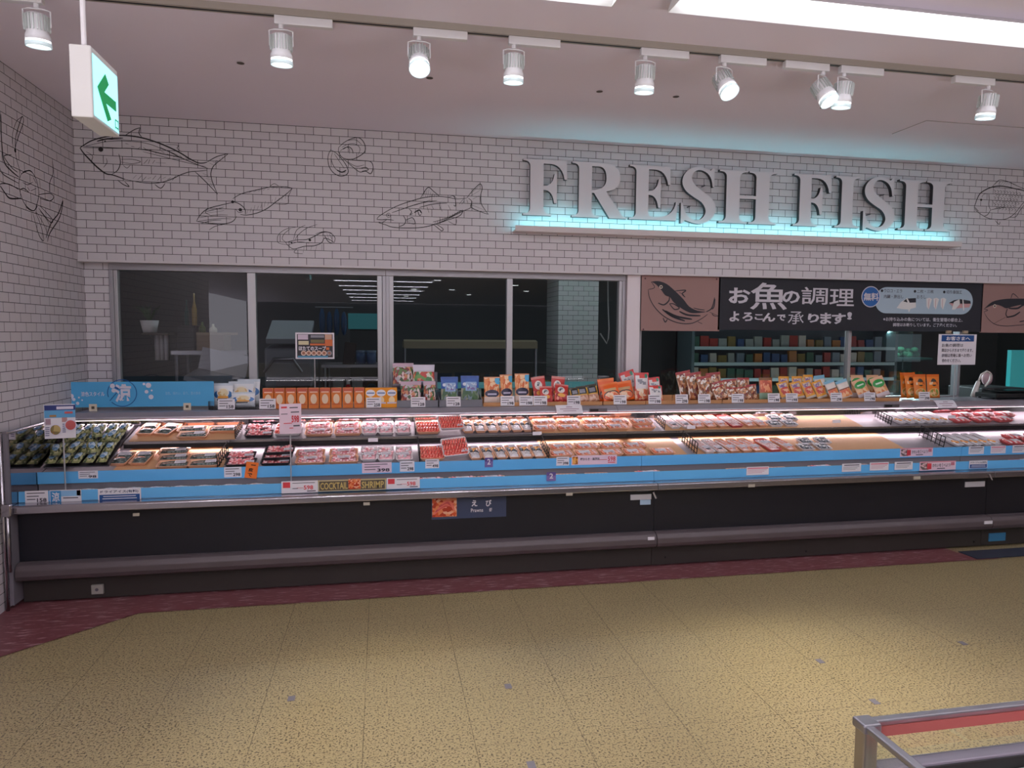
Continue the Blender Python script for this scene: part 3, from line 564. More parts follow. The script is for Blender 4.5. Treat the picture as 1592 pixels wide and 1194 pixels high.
mb.poly([Q(*p) for p in [(905, 270), (950, 245), (1010, 235), (1100, 250), (1105, 275), (1000, 280)]], .004, 0).poly([Q(*p) for p in [(905, 270), (1105, 275), (1090, 310), (960, 320)]], .004, 2).poly([Q(*p) for p in [(930, 330), (950, 260), (1000, 235), (1005, 280), (960, 330)]], .006, 1).ribbon([Q(1030, 235), Q(1035, 300), Q(1038, 340)], .014, .007, 1)
mb.build('cut_diagram', [BINK, FISHW, mat('print_pink', '#c99a9a', .6)], b2)
put(b2, L2, '※お持ち込みの魚については、衛生管理の都合上、', BAN_W, 1373, 493, 1496, 500.5, .012)
put(b2, L2, '調理はお断りしています。ご了承ください。', BAN_W, 1388, 502, 1487, 508.5, .012)
mb = MB()
for x, y in ((1003, 433), (1114, 434), (1000, 512)): q = L1(x, y); mb.disc(q[0], q[1], .008, None, .003)
mb.build('fixing_pin', mat('pin_maroon', '#5b3a3c', .5), b1)
# ------------------------------------------------------------------ the preparation room behind the glass
KW = mat('kitchen_grey', '#5a5c60', .7); KF = mat('kitchen_floor', '#3d4144', .5)
struct(MB().box(-4, 10, 9.6, 9.7, 0, 3).build('wall_kitchen_back', KW)); struct(MB().box(-4, 10, 5.9, 9.6, 2.75, 2.8).build('ceiling_kitchen', KW))
struct(MB().box(-3.6, -3.5, 5.9, 9.6, 0, 2.75).build('wall_kitchen_side', KW)); struct(MB().box(9.9, 10, 5.7, 9.6, 0, 2.75).build('wall_kitchen_end', KW))
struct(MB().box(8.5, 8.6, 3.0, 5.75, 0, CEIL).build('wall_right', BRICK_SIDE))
struct(MB().box(10.9, 11, -27, 3.0, 0, CEIL).build('wall_shop_side', mat('shop_grey', '#6d6468', .8)))
struct(MB().box(-7, 11, -27.2, -27.1, 0, CEIL).build('wall_shop_far', mat('shop_grey', '#6d6468', .8)))
TILEP = brick_mat('tile_pillar_print', 0, '#c9cdcb')
q0, q1 = onY(868, 500, 8.2), onY(930, 500, 8.2)
struct(MB().box(q0.x, q1.x, 8.2, 8.8, 0, 2.75).build('trim_tiled_pillar', TILEP))
lamp('AREA', 'kitchen_lamp', (1.0, 7.6, 2.7), 17.0, (.80, .95, 1.0), (0, 0, 0), shape='RECTANGLE', size=6, size_y=.3)
CARD = mat('kraft_card', '#b08a62', .7)
def at(px, py, y): return onY(px, py, y)
def boxat(name, px0, py0, px1, py1, y, depth, mt, label, cat, group=None, bevel=.004, parent=None):
    a, b = onY(px0, py0, y), onY(px1, py1, y)
    o = MB().box(0, b.x - a.x, 0, depth, 0, a.z - b.z).build(name, mt, parent, (a.x, y, b.z), bevel=bevel)
    if label: tag(o, label, cat, group)
    return o
# left pane: wall shelf with plant, hung apron, carton, shelf ornaments, steel chute
ws = boxat('wall_shelf', 219, 517, 262, 521, 7.3, .3, mat('shelf_dark_wood', '#4a4440', .6), 'dark wall shelf carrying a potted plant behind the first window pane', 'shelf')
MB().tube([(.04, .15, -.0), (.04, .29, -.15)], .008, 6).build('bracket', STEEL, ws)
pp = empty('potted_plant', onY(233, 517, 7.4)); tag(pp, 'small spiky green plant in a white pot behind the window', 'plant')
MB().lathe([(.001, 0), (.06, 0), (.085, .12), (.078, .12), (.07, .10), (.001, .10)], 18).build('pot', WHITE, pp, sm=True)
mb = MB()
for k in range(16):
    a = k * 2.4; t = .10 + .1 * ((k * 37 % 10) / 10); d = Vector((math.cos(a), math.sin(a), 0)); e = Vector((-d.y, d.x, 0)) * .012
    p0 = Vector((0, 0, .10)); p1 = p0 + d * t * .5 + Vector((0, 0, .12)); p2 = p0 + d * t * 1.1 + Vector((0, 0, .17))
    mb.add([p0 - e, p0 + e, p1 + e, p1 - e, p2], [(0, 1, 2, 3), (3, 2, 4)])
mb.build('leaves', mat('plant_green', '#3a5436', .5), pp)
ap = MB(); a, b = onY(240, 521, 7.5), onY(262, 560, 7.5); n = 12; a.z = ws.location.z + .001
ap.add([(a.x + (b.x - a.x) * i / n, 7.5 + .02 * math.sin(i * 1.7), z) for z in (a.z, b.z) for i in range(n + 1)], [(i, i + 1, n + 2 + i, n + 1 + i) for i in range(n)])
o = ap.build('hanging_cloth', mat('cloth_pale', '#b9b4bb', .8), sm=True); sd = o.modifiers.new('thick', 'SOLIDIFY'); sd.thickness = .008
tag(o, 'pale folded cloth hanging under the wall shelf inside the kitchen', 'cloth')
bn = tag(MB().box(0, .72, 0, .5, -.04, 0).build('kitchen_bench', STEEL, None, (onY(268, 545, 7.5).x, 7.45, onY(305, 545, 7.5).z - .001)), 'steel bench under the dark bin and brown carton in the kitchen', 'bench')
for x in (.04, .68):
    for y in (.04, .46): MB().tube([(x, y, -.04), (x, y, -bn.location.z)], .018, 8).build('leg', STEEL, bn)
boxat('dark_bin', 275, 506, 303, 545, 7.5, .25, mat('bin_dark', '#1d2328', .5), 'dark upright container between the hung cloth and the brown carton', 'container')
ct = boxat('cardboard_carton', 305, 519, 348, 545, 7.5, .35, mat('carton_brown', '#8a7560', .7), 'brown cardboard carton behind the window, standing under small ornaments', 'carton')
MB().box(.0, .40, -.002, 0, .16, .185).build('packing_tape', mat('tape', '#9c8a70', .4), ct)
for i, (px, h, r, c) in enumerate([(289, .26, .022, '#3b5a58'), (301, .33, .025, '#a5884c'), (312, .12, .035, '#5d6a44'), (329, .10, .04, '#b9ae9a')]):
    q = onY(px, 517, 7.55); o = MB().lathe([(.001, 0), (r, 0), (r, h * .5), (r * .35, h * .75), (r * .3, h), (.001, h)], 14).build('ornament_bottle', mat('orn%d' % i, c, .3), None, (q.x, 7.62 if px > 303 else 7.6, ct.location.z + (onY(0, 519, 7.5).z - onY(0, 545, 7.5).z) + .010 if px > 303 else onY(289, 506, 7.5).z + .001), sm=True)
    tag(o, ['slim teal bottle standing tall on the dark container', 'slim golden bottle standing tallest on the dark container', 'short green bottle standing on the brown carton', 'short cream bottle standing on the brown carton'][i], 'bottle', 'bottles behind the window')
ch = empty('steel_chute', onY(330, 600, 6.9)); tag(ch, 'slanted steel chute of the fish machine behind the first pane', 'chute')
MB().prism([(0, 0), (.5, .05), (.5, .30), (.46, .31), (.46, .09), (0, .04)], -.26, .20).build('trough', STEEL, ch, rot=(0, .22, 0))
MB().tube([(-.2, .2, .05), (-.2, .2, -ch.location.z)], .02, 8).build('support_pole', STEEL, ch)
MB().tube([(.15, .2, .05), (.15, .2, -ch.location.z)], .02, 8).build('support_pole', STEEL, ch)
mc = empty('slicing_machine', onY(437, 602, 7.0))
MB().box(-.12, .27, .05, .55, -mc.location.z, -.004).build('stand', mat('machine_stand', '#4c4e52', .5), mc); tag(mc, 'grey hooded slicing machine behind the second window pane', 'machine')
MB().prism([(0, 0), (.6, 0), (.6, .40), (.35, .41), (0, .38)], -.15, .30).build('body', mat('machine_grey', '#6f7178', .45), mc, bevel=.02)
MB().prism([(.05, .42), (.45, .62), (.45, .66), (.02, .47)], -.14, .28).build('lid', mat('machine_lid', '#8a8c93', .4), mc, bevel=.008)
MB().tube([(-.15, -.03, .15), (-.05, -.06, .28), (.12, -.06, .28), (.2, -.03, .15)], .014, 8).build('handle', STEEL, mc)
tb = empty('steel_table', onY(550, 567, 7.2)); tag(tb, 'steel prep table with dark shelf behind the middle window post', 'table')
MB().box(-.32, .45, 0, .6, -.03, 0).build('tabletop', STEEL, tb)
for x in (-.29, .42):
    for y in (.04, .56): MB().tube([(x, y, -.03), (x, y, -tb.location.z)], .018, 8).build('leg', STEEL, tb)
MB().box(-.32, .45, 0, .6, -.52, -.50).build('lower_shelf', STEEL, tb)
for i, (px, lab) in enumerate([(525, 'grey lidded bin under the steel table, beside the sign pole'), (555, 'grey lidded bin under the steel table, beyond the red-capped bottle')]):
    q = onY(px, 607, 7.25); r = empty('waste_bin', (q.x, 7.42, tb.location.z - .498)); tag(r, lab, 'bin', 'grey bins under the table')
    MB().lathe([(.001, 0), (.062, 0), (.078, .33), (.001, .33)], 4).build('bin_body', mat('bin_grey', '#8b8e8e', .5), r, rot=(0, 0, PI / 4)); MB().lathe([(.084, .33), (.084, .35), (.001, .355)], 4).build('bin_lid', mat('bin_lid_grey', '#9a9d9c', .5), r, rot=(0, 0, PI / 4))
q = onY(541, 600, 7.2); r = empty('spray_bottle', (q.x, 7.25, tb.location.z - .498)); tag(r, 'small red bottle with a white cap between the two grey bins', 'bottle')
MB().lathe([(.001, 0), (.03, 0), (.03, .27), (.012, .30), (.001, .30)], 12).build('bottle_body', mat('bottle_red', '#b3262e', .3), r, sm=True); MB().lathe([(.018, .295), (.018, .34), (.001, .34)], 10).build('cap', WHITE, r)
o = boxat('cutting_board', 532, 531, 551, 566, 7.3, .03, mat('board_dark', '#2d2522', .6), 'dark brown board leaning upright on the steel prep table', 'board'); o.rotation_euler = (0, .12, 0)
for i, px in enumerate((561, 577)):
    q = onY(px, 567, 7.35); r = empty('blue_canister', (q.x, 7.40, onY(550, 567, 7.2).z)); tag(r, ['blue canister on the steel table, next to the dark board', 'blue canister on the steel table, next to the window post'][i], 'canister', 'blue canisters')
    MB().lathe([(.001, 0), (.05, 0), (.05, .12), (.001, .12)], 14).build('drum', mat('canister_blue', '#3a557c', .4), r, sm=True); MB().lathe([(.053, .12), (.053, .14), (.001, .14)], 14).build('lid', mat('canister_lid', '#6d7f98', .4), r)
hg = empty('hanging_gloves', onY(516, 500, 7.6)); tag(hg, 'blue rubber aprons and gloves hanging on a rack in the kitchen', 'gloves')
mb = MB()
for i in range(4): mb.blob((-.10 + i * .075, 0, -.02 * (i % 2)), (.032, .02, .15 - .02 * (i % 2)), 0, 8, 6)
mb.build('rubber_glove', mat('glove_blue', '#27527c', .4), hg, sm=True); MB().tube([(-.17, 0, .15), (.22, 0, .15)], .008, 6).build('rail', STEEL, hg)
sh_ = boxat('lit_shelf', 541, 487, 600, 512, 8.6, .3, mat('teal_lit', '#2e5f66', .5, emit=.10, ecol='#4fb8c0'), 'teal lit cabinet at the back of the kitchen, beside the post', 'cabinet')
MB().box(.02, .45, .02, .28, -sh_.location.z, 0).build('plinth', mat('plinth_dark', '#262a2c', .6), sh_)
cd = empty('hook_cable', onY(945, 440, 6.6)); tag(cd, 'white cord with a hook hanging behind the last sliding pane', 'cord')
MB().tube([(0, 0, 2.75 - cd.location.z), (0, 0, .3), (0, 0, 0), (.005, 0, -.2), (.02, 0, -.45), (.015, 0, -.55)], .007, 8).build('cord', WHITE, cd); MB().tube([(.015, 0, -.55), (.0, 0, -.6), (-.05, 0, -.53), (-.07, 0, -.5)], .007, 8).build('hook', WHITE, cd)
# low case and stocked shelves behind the glass, added in place of reflected displays
lc = empty('reflected_case', onY(770, 606, 7.9)); tag(lc, 'low chilled case with a tan hood standing in for a reflected display', 'display case')  # stands in for a display case reflected in the window
MB().box(-1.05, 1.2, 0, .7, -.9, -.12).build('body', mat('case_teal_grey', '#40525a', .5), lc); MB().box(-1.05, 1.2, -.01, .02, .02, .09).build('lit_edge', mat('case_cyan', '#5f9aa0', .4, emit=.15, ecol='#7fd5dc'), lc)
MB().prism([(0, .48), (.6, .48), (.6, .54), (.1, .58), (0, .56)], -1.05, .50).build('hood', mat('hood_tan', '#8a7d68', .5), lc)
for x in (-1.04, .49): MB().tube([(x, .045, -.12), (x, .045, .5)], .015, 8).build('hood_post', STEEL, lc)
PKC = ['#8f7a3a', '#b3392e', '#d9d2c5', '#3f6f5a', '#2f5a8c', '#c7803a', '#7d8f9c', '#a9b0a8']
pkm = [mat('packet_%d' % i, c, .4) for i, c in enumerate(PKC)]
base = MB().box(-.055, .055, -.02, .02, 0, .13).mesh('packet', pkm[0])
def packet(x, y, z, s, mi, label, group):
    me = base.copy(); me.materials.clear(); me.materials.append(pkm[mi]) if True else 0
    o = place(me, 'packet', None, (x, y, z)); o.scale = s; return tag(o, label, 'packet', group)
PK = {}
def packet2(x, y, z, s, mi, label, group):
    if mi not in PK: PK[mi] = MB().box(-.055, .055, -.02, .02, 0, .13).mesh('packet', pkm[mi])
    o = place(PK[mi], 'packet', None, (x, y, z)); o.scale = s; o.rotation_euler = (random.uniform(-.15, .05), 0, random.uniform(-.1, .1)); return tag(o, label, 'packet', group)
for r_ in range(2):
    for i in range(14): packet2(lc.location.x - .95 + i * .15, lc.location.y + .12 + r_ * .25, lc.location.z - .112, (random.uniform(.9, 1.2), 1, random.uniform(.8, 1.1) + r_ * .6), random.randrange(8), 'small dim packet in the low case standing in for a reflected display', 'packets in the low chilled case')
cs = empty('reflected_cooler', onY(1235, 606, 8.4)); tag(cs, 'wide stocked cooler standing in for shelves reflected in the serving window', 'cooler')  # stands in for multi-deck shelves reflected in the glass
cl, cr = onY(1075, 560, 8.4).x - cs.location.x, onY(1395, 560, 8.4).x - cs.location.x
MB().box(cl, cr, .45, .5, -.9, 1.0).box(cl, cl + .04, 0, .5, -.9, 1.0).box(cr - .04, cr, 0, .5, -.9, 1.0).box(cl, cr, 0, .5, .92, 1.0).box(cl, cr, 0, .5, -.9, -.08).build('cabinet_body', mat('cooler_grey', '#5d7078', .5), cs)
SHZ = [-.08, .13, .34, .55]
for z in SHZ: MB().box(cl + .04, cr - .04, .02, .45, z, z + .018).build('shelf', mat('cooler_shelf', '#9fb4bb', .4), cs); MB().box(cl + .04, cr - .04, .0, .02, z - .012, z + .03).build('price_strip', mat('cooler_strip', '#b9d2da', .4), cs)
lamp('AREA', 'cooler_fill', (cs.location.x + (cl + cr) / 2, cs.location.y - .38, cs.location.z + .80), 80, (.72, .93, 1), (-.95, 0, 0), shape='RECTANGLE', size=cr - cl, size_y=.05)  # added light in front of the shelves, brightens the packets
nn = int((cr - cl - .14) / .13)
for k, z in enumerate(SHZ):
    for i in range(nn): packet2(cs.location.x + cl + .10 + i * .13, cs.location.y + .12, cs.location.z + z + .028, (random.uniform(.8, 1.1), 1, random.uniform(.7, 1.2)), random.randrange(8), 'small packet on the %s shelf up of the cooler standing in for a reflection' % ORD[k], 'packets on the %s cooler shelf' % ORD[k])
cs2 = empty('green_cooler', onY(1390, 590, 8.6)); tag(cs2, 'dim cooler with leafy greens beside the dark doorway', 'cooler')
a_, b_ = cs.location.x + cr + .05 - .25 - cs2.location.x, onY(1450, 560, 8.6).x - cs2.location.x
MB().box(a_ + .25, b_, .4, .5, -cs2.location.z, .7).box(a_ + .25, b_, 0, .5, -cs2.location.z, -.02).box(a_ + .25, b_, 0, .45, .28, .31).build('cabinet_body', mat('cooler_green', '#4a6b6b', .5), cs2)
mb = MB()
for i in range(60): mb.blob((random.uniform(a_ + .3, b_ - .05), random.uniform(.1, .3), .33 + random.uniform(0, .10) if i % 2 else random.uniform(0, .08)), (.06, .05, .04), 0, 6, 4)
o = mb.build('greens', mat('leafy_green', '#3f8060', .6, emit=0), cs2, sm=True); o['kind'] = 'stuff'
lamp('AREA', 'green_glow', (cs2.location.x + .1, cs2.location.y - .05, cs2.location.z + .68), 4, (.6, 1, .95), (-.5, 0, 0), shape='RECTANGLE', size=.6, size_y=.04)
sc_ = MB().box(-.25, .35, 0, .06, -.42, .30).build('teal_screen', mat('teal_panel', '#2f8f94', .4, emit=.25, ecol='#2fa5a8'), None, onY(1596, 580, 7.6))
tag(sc_, 'glowing teal panel inside the dark doorway at the photo edge', 'panel')
pbag = MB(); pbag.blob((0, 0, .07), (.06, .04, .08), 0, 10, 8).build('plastic_bag', mat('bag_pink_white', '#c9a3a8', .4), None, onY(1534, 598, 6.3), sm=True)
tag(COL.objects[-1], 'small pink and white plastic bag standing on a dark cart in the doorway', 'bag')
q = onY(1534, 600, 6.3); tag(MB().box(-.2, .35, -.15, .3, 0, q.z - .012).build('dark_cart', mat('cart_dark', '#17181b', .5), None, (q.x, 6.3, 0), bevel=.01), 'tall dark cart standing in the doorway behind the black scale', 'cart')
# ------------------------------------------------------------------ the fish counter: three open chilled cabinets in a line
YF = 4.58
CASE_IN = mat('case_liner_grey', '#8d888e', .35, .35); DECKM = mat('deck_grey', '#99949a', .4, .2); GAP_SHADE = mat('black_gap_shade', '#0e0e10', .5)  # near-black material paints the shade of the gap under the upper shelf
LEDC = mat('canopy_led', '#ffffff', .3, emit=3, ecol='#ffe6ee')
S1F, S1B, S2F, S2B = (4.862, .748), (5.26, .840), (5.165, .902), (5.44, .968)
RAMP_END = -1.765
def cabinet(x0, x1, label, ramp=False):
    c = (x0 + x1) / 2; h = (x1 - x0) / 2 - .0015
    r = empty('chilled_cabinet', (c, 5.1, 0)); tag(r, label, 'cabinet', 'chilled fish cabinets in a line'); O = -5.1
    def P(prof): return [(y + O, z) for y, z in prof]
    u0 = (RAMP_END + .006 - c) if ramp else -h
    b = lambda name, prof, mt, par=r, sm=False, bv=0, a=-h, e=h: MB().prism(P(prof), a, e).build(name, mt, par, sm=sm, bevel=bv)
    b('kick_plate', [(4.60, 0.012), (4.63, 0.012), (4.63, .20), (4.60, .20)], TOE)
    b('bumper', [(4.60, .165), (4.54, .160), (4.512, .172), (4.500, .200), (4.502, .235), (4.520, .262), (4.55, .272), (4.60, .272)], BUMPER, bv=.006)
    b('front_panel', [(4.575, .272), (4.64, .272), (4.64, .60), (4.575, .60)], NAVY)
    b('front_rail', [(4.505, .584), (4.515, .576), (4.62, .576), (4.62, .632), (4.585, .632), (4.580, .629), (4.520, .629), (4.508, .620)], CHROME, bv=.004)
    b('ticket_strip', [(4.588, .634), (4.598, .633), (4.604, .696), (4.594, .698)], BLUE_RAIL)
    b('lower_deck', [(4.62, .600), (4.86, .625), (4.86, .640), (4.62, .615)], DECKM)
    b('body', [(4.64, .05), (5.72, .05), (5.72, .58), (4.64, .58)], CASE_IN)
    b('shelf_riser', [(4.842, .640), (4.862, .640), (4.862, .740), (4.842, .740)], CASE_IN)
    b('ticket_strip', [(4.830, .693), (4.841, .691), (4.841, .768), (4.831, .769)], BLUE_RAIL)
    zt = lambda a, q, y: a[1] + (q[1] - a[1]) / (q[0] - a[0]) * (y - a[0])
    b('lower_shelf', [(S1F[0] + .002, zt(S1F, S1B, S1F[0] + .002) - .014), (5.38, zt(S1F, S1B, 5.38) - .014), (5.38, zt(S1F, S1B, 5.38)), (S1F[0] + .002, zt(S1F, S1B, S1F[0] + .002))], DECKM)
    b('inner_back', [(5.46, .6), (5.50, .6), (5.50, .90), (5.46, .90)], GAP_SHADE)  # back of the gap, its shade put into the colour
    b('upper_shelf', [(S2F[0], S2F[1] - .010), (5.46, zt(S2F, S2B, 5.46) - .010), (5.46, zt(S2F, S2B, 5.46)), (S2F[0], S2F[1])], DECKM, a=u0)
    b('shelf_edge', [(5.150, .888), (5.163, .886), (5.163, .904), (5.150, .905)], CHROME, a=u0)
    b('shelf_skirt', [(5.152, .858), (5.175, .858), (5.175, .886), (5.152, .886)], GAP_SHADE, a=u0)
    b('mirror_back', [(5.461, .90), (5.475, .90), (5.475, 1.06), (5.461, 1.06)], mat('mirror_back_steel', '#cbc6ca', .10, 1.0))
    b('canopy_ledge', [(5.375, 1.032), (5.368, 1.040), (5.372, 1.052), (5.415, 1.083), (5.44, 1.087), (5.795, 1.087), (5.795, 1.066), (5.46, 1.060), (5.40, 1.028)], mat('canopy_steel', '#b5afb8', .42, .7), bv=.003)
    b('canopy_light', [(5.405, 1.026), (5.425, 1.022), (5.43, 1.034), (5.41, 1.038)], LEDC)
    b('back_body', [(5.475, .58), (5.76, .58), (5.76, 1.06), (5.475, 1.06)], CASE_IN)
    lamp('AREA', 'canopy_glow', (c, 5.40, 1.020), LED_CASE * .72 * (x1 - x0), (1.0, .80, .88), (-.40, 0, 0), shape='RECTANGLE', size=x1 - x0 - .1, size_y=.03)
    lamp('AREA', 'shelf_glow', (c, 5.19, .852), LED_CASE * .75 * (x1 - x0), (1.0, .80, .88), (-.25, 0, 0), shape='RECTANGLE', size=x1 - x0 - .1, size_y=.02)
    return r
JA, JB = onY(1021, 850, 4.51).x, onY(1546, 745, 4.51).x
cabA = cabinet(-2.163, JA, 'long chilled cabinet meeting the brick side wall, with green packs and prawns', True)
cabB = cabinet(JA, JB, 'middle chilled cabinet of the counter, with two empty tan shelf stretches')
cabC = cabinet(JB, 7.2, 'last chilled cabinet of the counter, with red trays, running out of the photo')
EP = empty('end_panel', (-2.178, 5.1, 0)); tag(EP, 'mirror-faced end panel with chrome posts closing the counter at the brick wall', 'end panel')
MB().box(-.012, .011, -.60, .66, .03, 1.065).build('panel_core', mat('panel_grey', '#77727a', .5), EP)
MB().box(.0112, .0135, -.58, .62, .62, 1.06).build('mirror_face', mat('mirror_steel', '#b9b3b8', .05, 1.0), EP)
MB().box(-.014, .014, -.60, .66, 1.065, 1.078).build('top_trim', CHROME, EP, bevel=.003)
MB().tube([(-.02, -.612, .0), (-.02, -.612, 1.06)], .010, 10).build('corner_post', CHROME, EP, sm=True)
MB().tube([(.004, -.616, .24), (.004, -.616, .62)], .010, 10).build('guard_tube', CHROME, EP, sm=True)
MB().box(-.025, .03, -.632, -.606, .575, .65).build('rail_cap', CHROME, EP, bevel=.008)
# small fittings on the cabinets
def fit(name, px0, py0, px1, py1, y, parent, mt, thick=.006):
    a, b = onY(px0, py0, y), onY(px1, py1, y); pl = parent.location
    return MB().box(a.x - pl.x, b.x - pl.x, y - thick - pl.y, y - pl.y, b.z - pl.z, a.z - pl.z).build(name, mt, parent)
sk = tag(MB().box(-.035, .035, -.02, 0, -.03, .03).build('floor_socket', mat('socket_beige', '#a39f98', .5), None, onY(153, 915, 4.60), bevel=.004), 'small beige outlet box with a round symbol on the kick plate', 'outlet')
MB().disc(0, 0, .010, None, .0).build('symbol', GREY_INK, sk, (-.002, -.0206, 0), WALL_ROT)
fit('model_plate', 980, 769, 1012, 776, 4.575, cabA, mat('plate_silver', '#c9c7cb', .4)); fit('blue_sticker', 995, 777, 1011, 784, 4.575, cabA, mat('sticker_pale_blue', '#a9c4dc', .5))
fit('model_plate', 1500, 749, 1530, 756, 4.575, cabB, mat('plate_silver', '#c9c7cb', .4)); fit('white_sticker', 1007, 835, 1017, 839, 4.501, cabA, PAPER); fit('white_sticker', 1530, 810, 1542, 814, 4.501, cabB, PAPER)
s_ = fit('blue_notice', 1537, 829, 1562, 840, 4.60, cabC, mat('sticker_blue', '#3d7ea6', .5))
for px, py, cb in ((1034, 866, cabB), (1253, 857, cabB), (1514, 842, cabB), (1483, 765, cabB)): fit('panel_screw', px - 1, py - 1.5, px + 1, py + 1.5, 4.60, cb, BLACK, .004)
for px, cb in ((212, cabA), (570, cabA), (885, cabA), (1168, cabB), (1425, cabB)): fit('rail_clip', px - 5, 781 - (px - 570) * .047, px + 5, 785 - (px - 570) * .047, 4.507, cb, mat('clip_beige', '#b5ac9c', .5))
for px, py, cb in ((1025, 768, cabA), (1546, 740, cabB)):
    q = onY(px, py, 4.50); MB().tube([(q.x - cb.location.x - .045, -.60, q.z + .015), (q.x - cb.location.x - .025, -.606, q.z - .03)], .006, 6).build('joint_clip', CHROME, cb)
for px, cb in ((580, cabA), (835, cabA), (1074, cabB), (1300, cabB), (1479, cabB)):
    q = onY(px, 684 - (px - 580) * .040, 5.149); MB().box(q.x - cb.location.x - .035, q.x - cb.location.x + .035, .04, .05, q.z - .012, q.z + .014).build('shelf_clip', PAPER, cb)
# tan shelf liners
LINER = mat('tan_liner', '#dba46c', .6); _t = NT(LINER); _g = _t.n('ShaderNodeNewGeometry')
_t.base(_t.mix(_t.noise(_t.vmath('MULTIPLY', _g.outputs['Position'], (2, 30, 30)), 6, 3), C('#d8ab80'), C('#c4936a')))
def tier(k): return (S1F, S1B) if k == 1 else (S2F, S2B)
def slope(k): a, b = tier(k); return math.atan2(b[1] - a[1], b[0] - a[0])
def on_tier(px, py, k, lift=0.0):
    a, b = tier(k); s = slope(k); n = Vector((0, -math.sin(s), math.cos(s))); return onP(px, py, Vector((0, a[0], a[1])) + n * lift, n)
def liner(px0, px1, k, label):
    a, b = tier(k); s = slope(k); x0 = on_tier(px0, 716 if k == 1 else 678, k).x; x1 = on_tier(px1, 716 if k == 1 else 678, k).x; L = (b[0] - a[0]) / math.cos(s)
    o = MB().box(-(x1 - x0) / 2, (x1 - x0) / 2, .005, L - .005, 0, .003).build('shelf_liner', LINER, None, ((x0 + x1) / 2, a[0], a[1] + .0015), (s, 0, 0))
    tag(o, label, 'shelf liner', 'tan shelf liners')
liner(190, 352, 1, 'tan shelf liner under the mackerel trays on the lower shelf'); liner(208, 368, 2, 'tan shelf liner under the mackerel trays on the upper shelf')
liner(852, 1078, 1, 'tan shelf liner partly bare beside the wire divider on the lower shelf'); liner(832, 1022, 2, 'tan shelf liner under the two-row trays on the upper shelf')
liner(1092, 1440, 1, 'long tan shelf liner, bare over half its length, on the lower shelf'); liner(1044, 1368, 2, 'long tan shelf liner, bare at its far end, on the upper shelf')
# wire dividers
def divider(px, py, k, label, hgt=.085, dpt=.27, yaw=0.0):
    p = on_tier(px, py, k); s = slope(k); mb = MB(); n = 7
    for i in range(n): y = i * dpt / (n - 1); mb.tube([(0, y, 0), (0, y, hgt)], .0035, 6)
    for z in (.012, hgt * .5, hgt): mb.tube([(0, 0, z), (0, dpt, z)], .0035, 6)
    o = mb.build('wire_divider', BLACK, None, (p.x, tier(k)[0][0] + .005, tier(k)[0][1] + .0095), (s, 0, yaw)); o.rotation_mode = 'ZYX'; tag(o, label, 'shelf divider', 'black wire dividers')
divider(345, 718, 1, 'black wire divider on the lower shelf between mackerel and pink prawn trays', yaw=-.05); divider(369, 678, 2, 'black wire divider on the upper shelf between mackerel and pink prawn trays', .07, .2, -.05)
divider(652, 716, 1, 'black wire divider on the lower shelf before the red prawn trays'); divider(646, 676, 2, 'thin black wire divider on the upper shelf before the red prawn trays', .05, .2)
divider(852, 714, 1, 'black wire divider on the lower shelf before the two-row orange trays'); divider(828, 676, 2, 'black wire divider on the upper shelf before the two-row orange trays', .06, .2)
divider(1086, 712, 1, 'black wire divider beside the bare tan corner of the lower shelf', .095); divider(1036, 673, 2, 'black wire divider on the upper shelf after the two-row orange trays', .075, .2)
divider(1470, 700, 1, 'black wire divider ending the long bare liner of the lower shelf', .095); divider(1395, 668, 2, 'black wire divider ending the long bare liner of the upper shelf', .07, .2)
# ------------------------------------------------------------------ trays
FOAM = mat('tray_peach', '#efb593', .45); FOAM_W = mat('tray_white', '#e9e2e4', .4); FOAM_K = mat('tray_black', '#2a2a2e', .3); FOAM_G = mat('tray_gold', '#c9a25c', .35); FOAM_R = mat('tray_red', '#d0605f', .35)
STK = mat('sticker_white', '#f4f0f6', .35); STKL = mat('sticker_print', '#b7aebb', .5)
def food(name, col, col2=None, scale=18, rough=.25):
    m = mat(name, col, rough, coat=.6)
    if col2 and not m.get('done'):
        t = NT(m); tc = t.n('ShaderNodeTexCoord').outputs['Object']; t.base(t.mix(t.ramp(t.noise(tc, scale, 3), [(.42, (0, 0, 0, 1)), (.58, (1, 1, 1, 1))]), C(col), C(col2))); m['done'] = 1
    return m
PRAWN = food('prawn_pink', '#f2727c', '#ffc2c0', 90); PRAWN_R = food('prawn_red', '#ee4b46', '#ff9c8a', 80); SHRIMP = food('shrimp_pale', '#f7a3ae', '#fde4e6', 90)
MACK = food('mackerel_skin', '#3d4a46', '#76807c', 60); FLESH = food('salmon_flesh', '#ee8d6e', '#f7b9a2', 45); PALE_F = food('pale_fillet', '#e6b9b6', '#f4dede', 40); WHITEF = food('white_fish', '#f0ecee', '#d8d4d8', 30)
ROE = food('orange_roe', '#ec9a4b', '#f6c07e', 60); DARKF = food('dark_shell', '#40434a', '#8a8f96', 50); REDM = food('red_fish_meat', '#c9404a', '#e47a7c', 30); YEL = food('lemon_slice', '#f0d060', None)
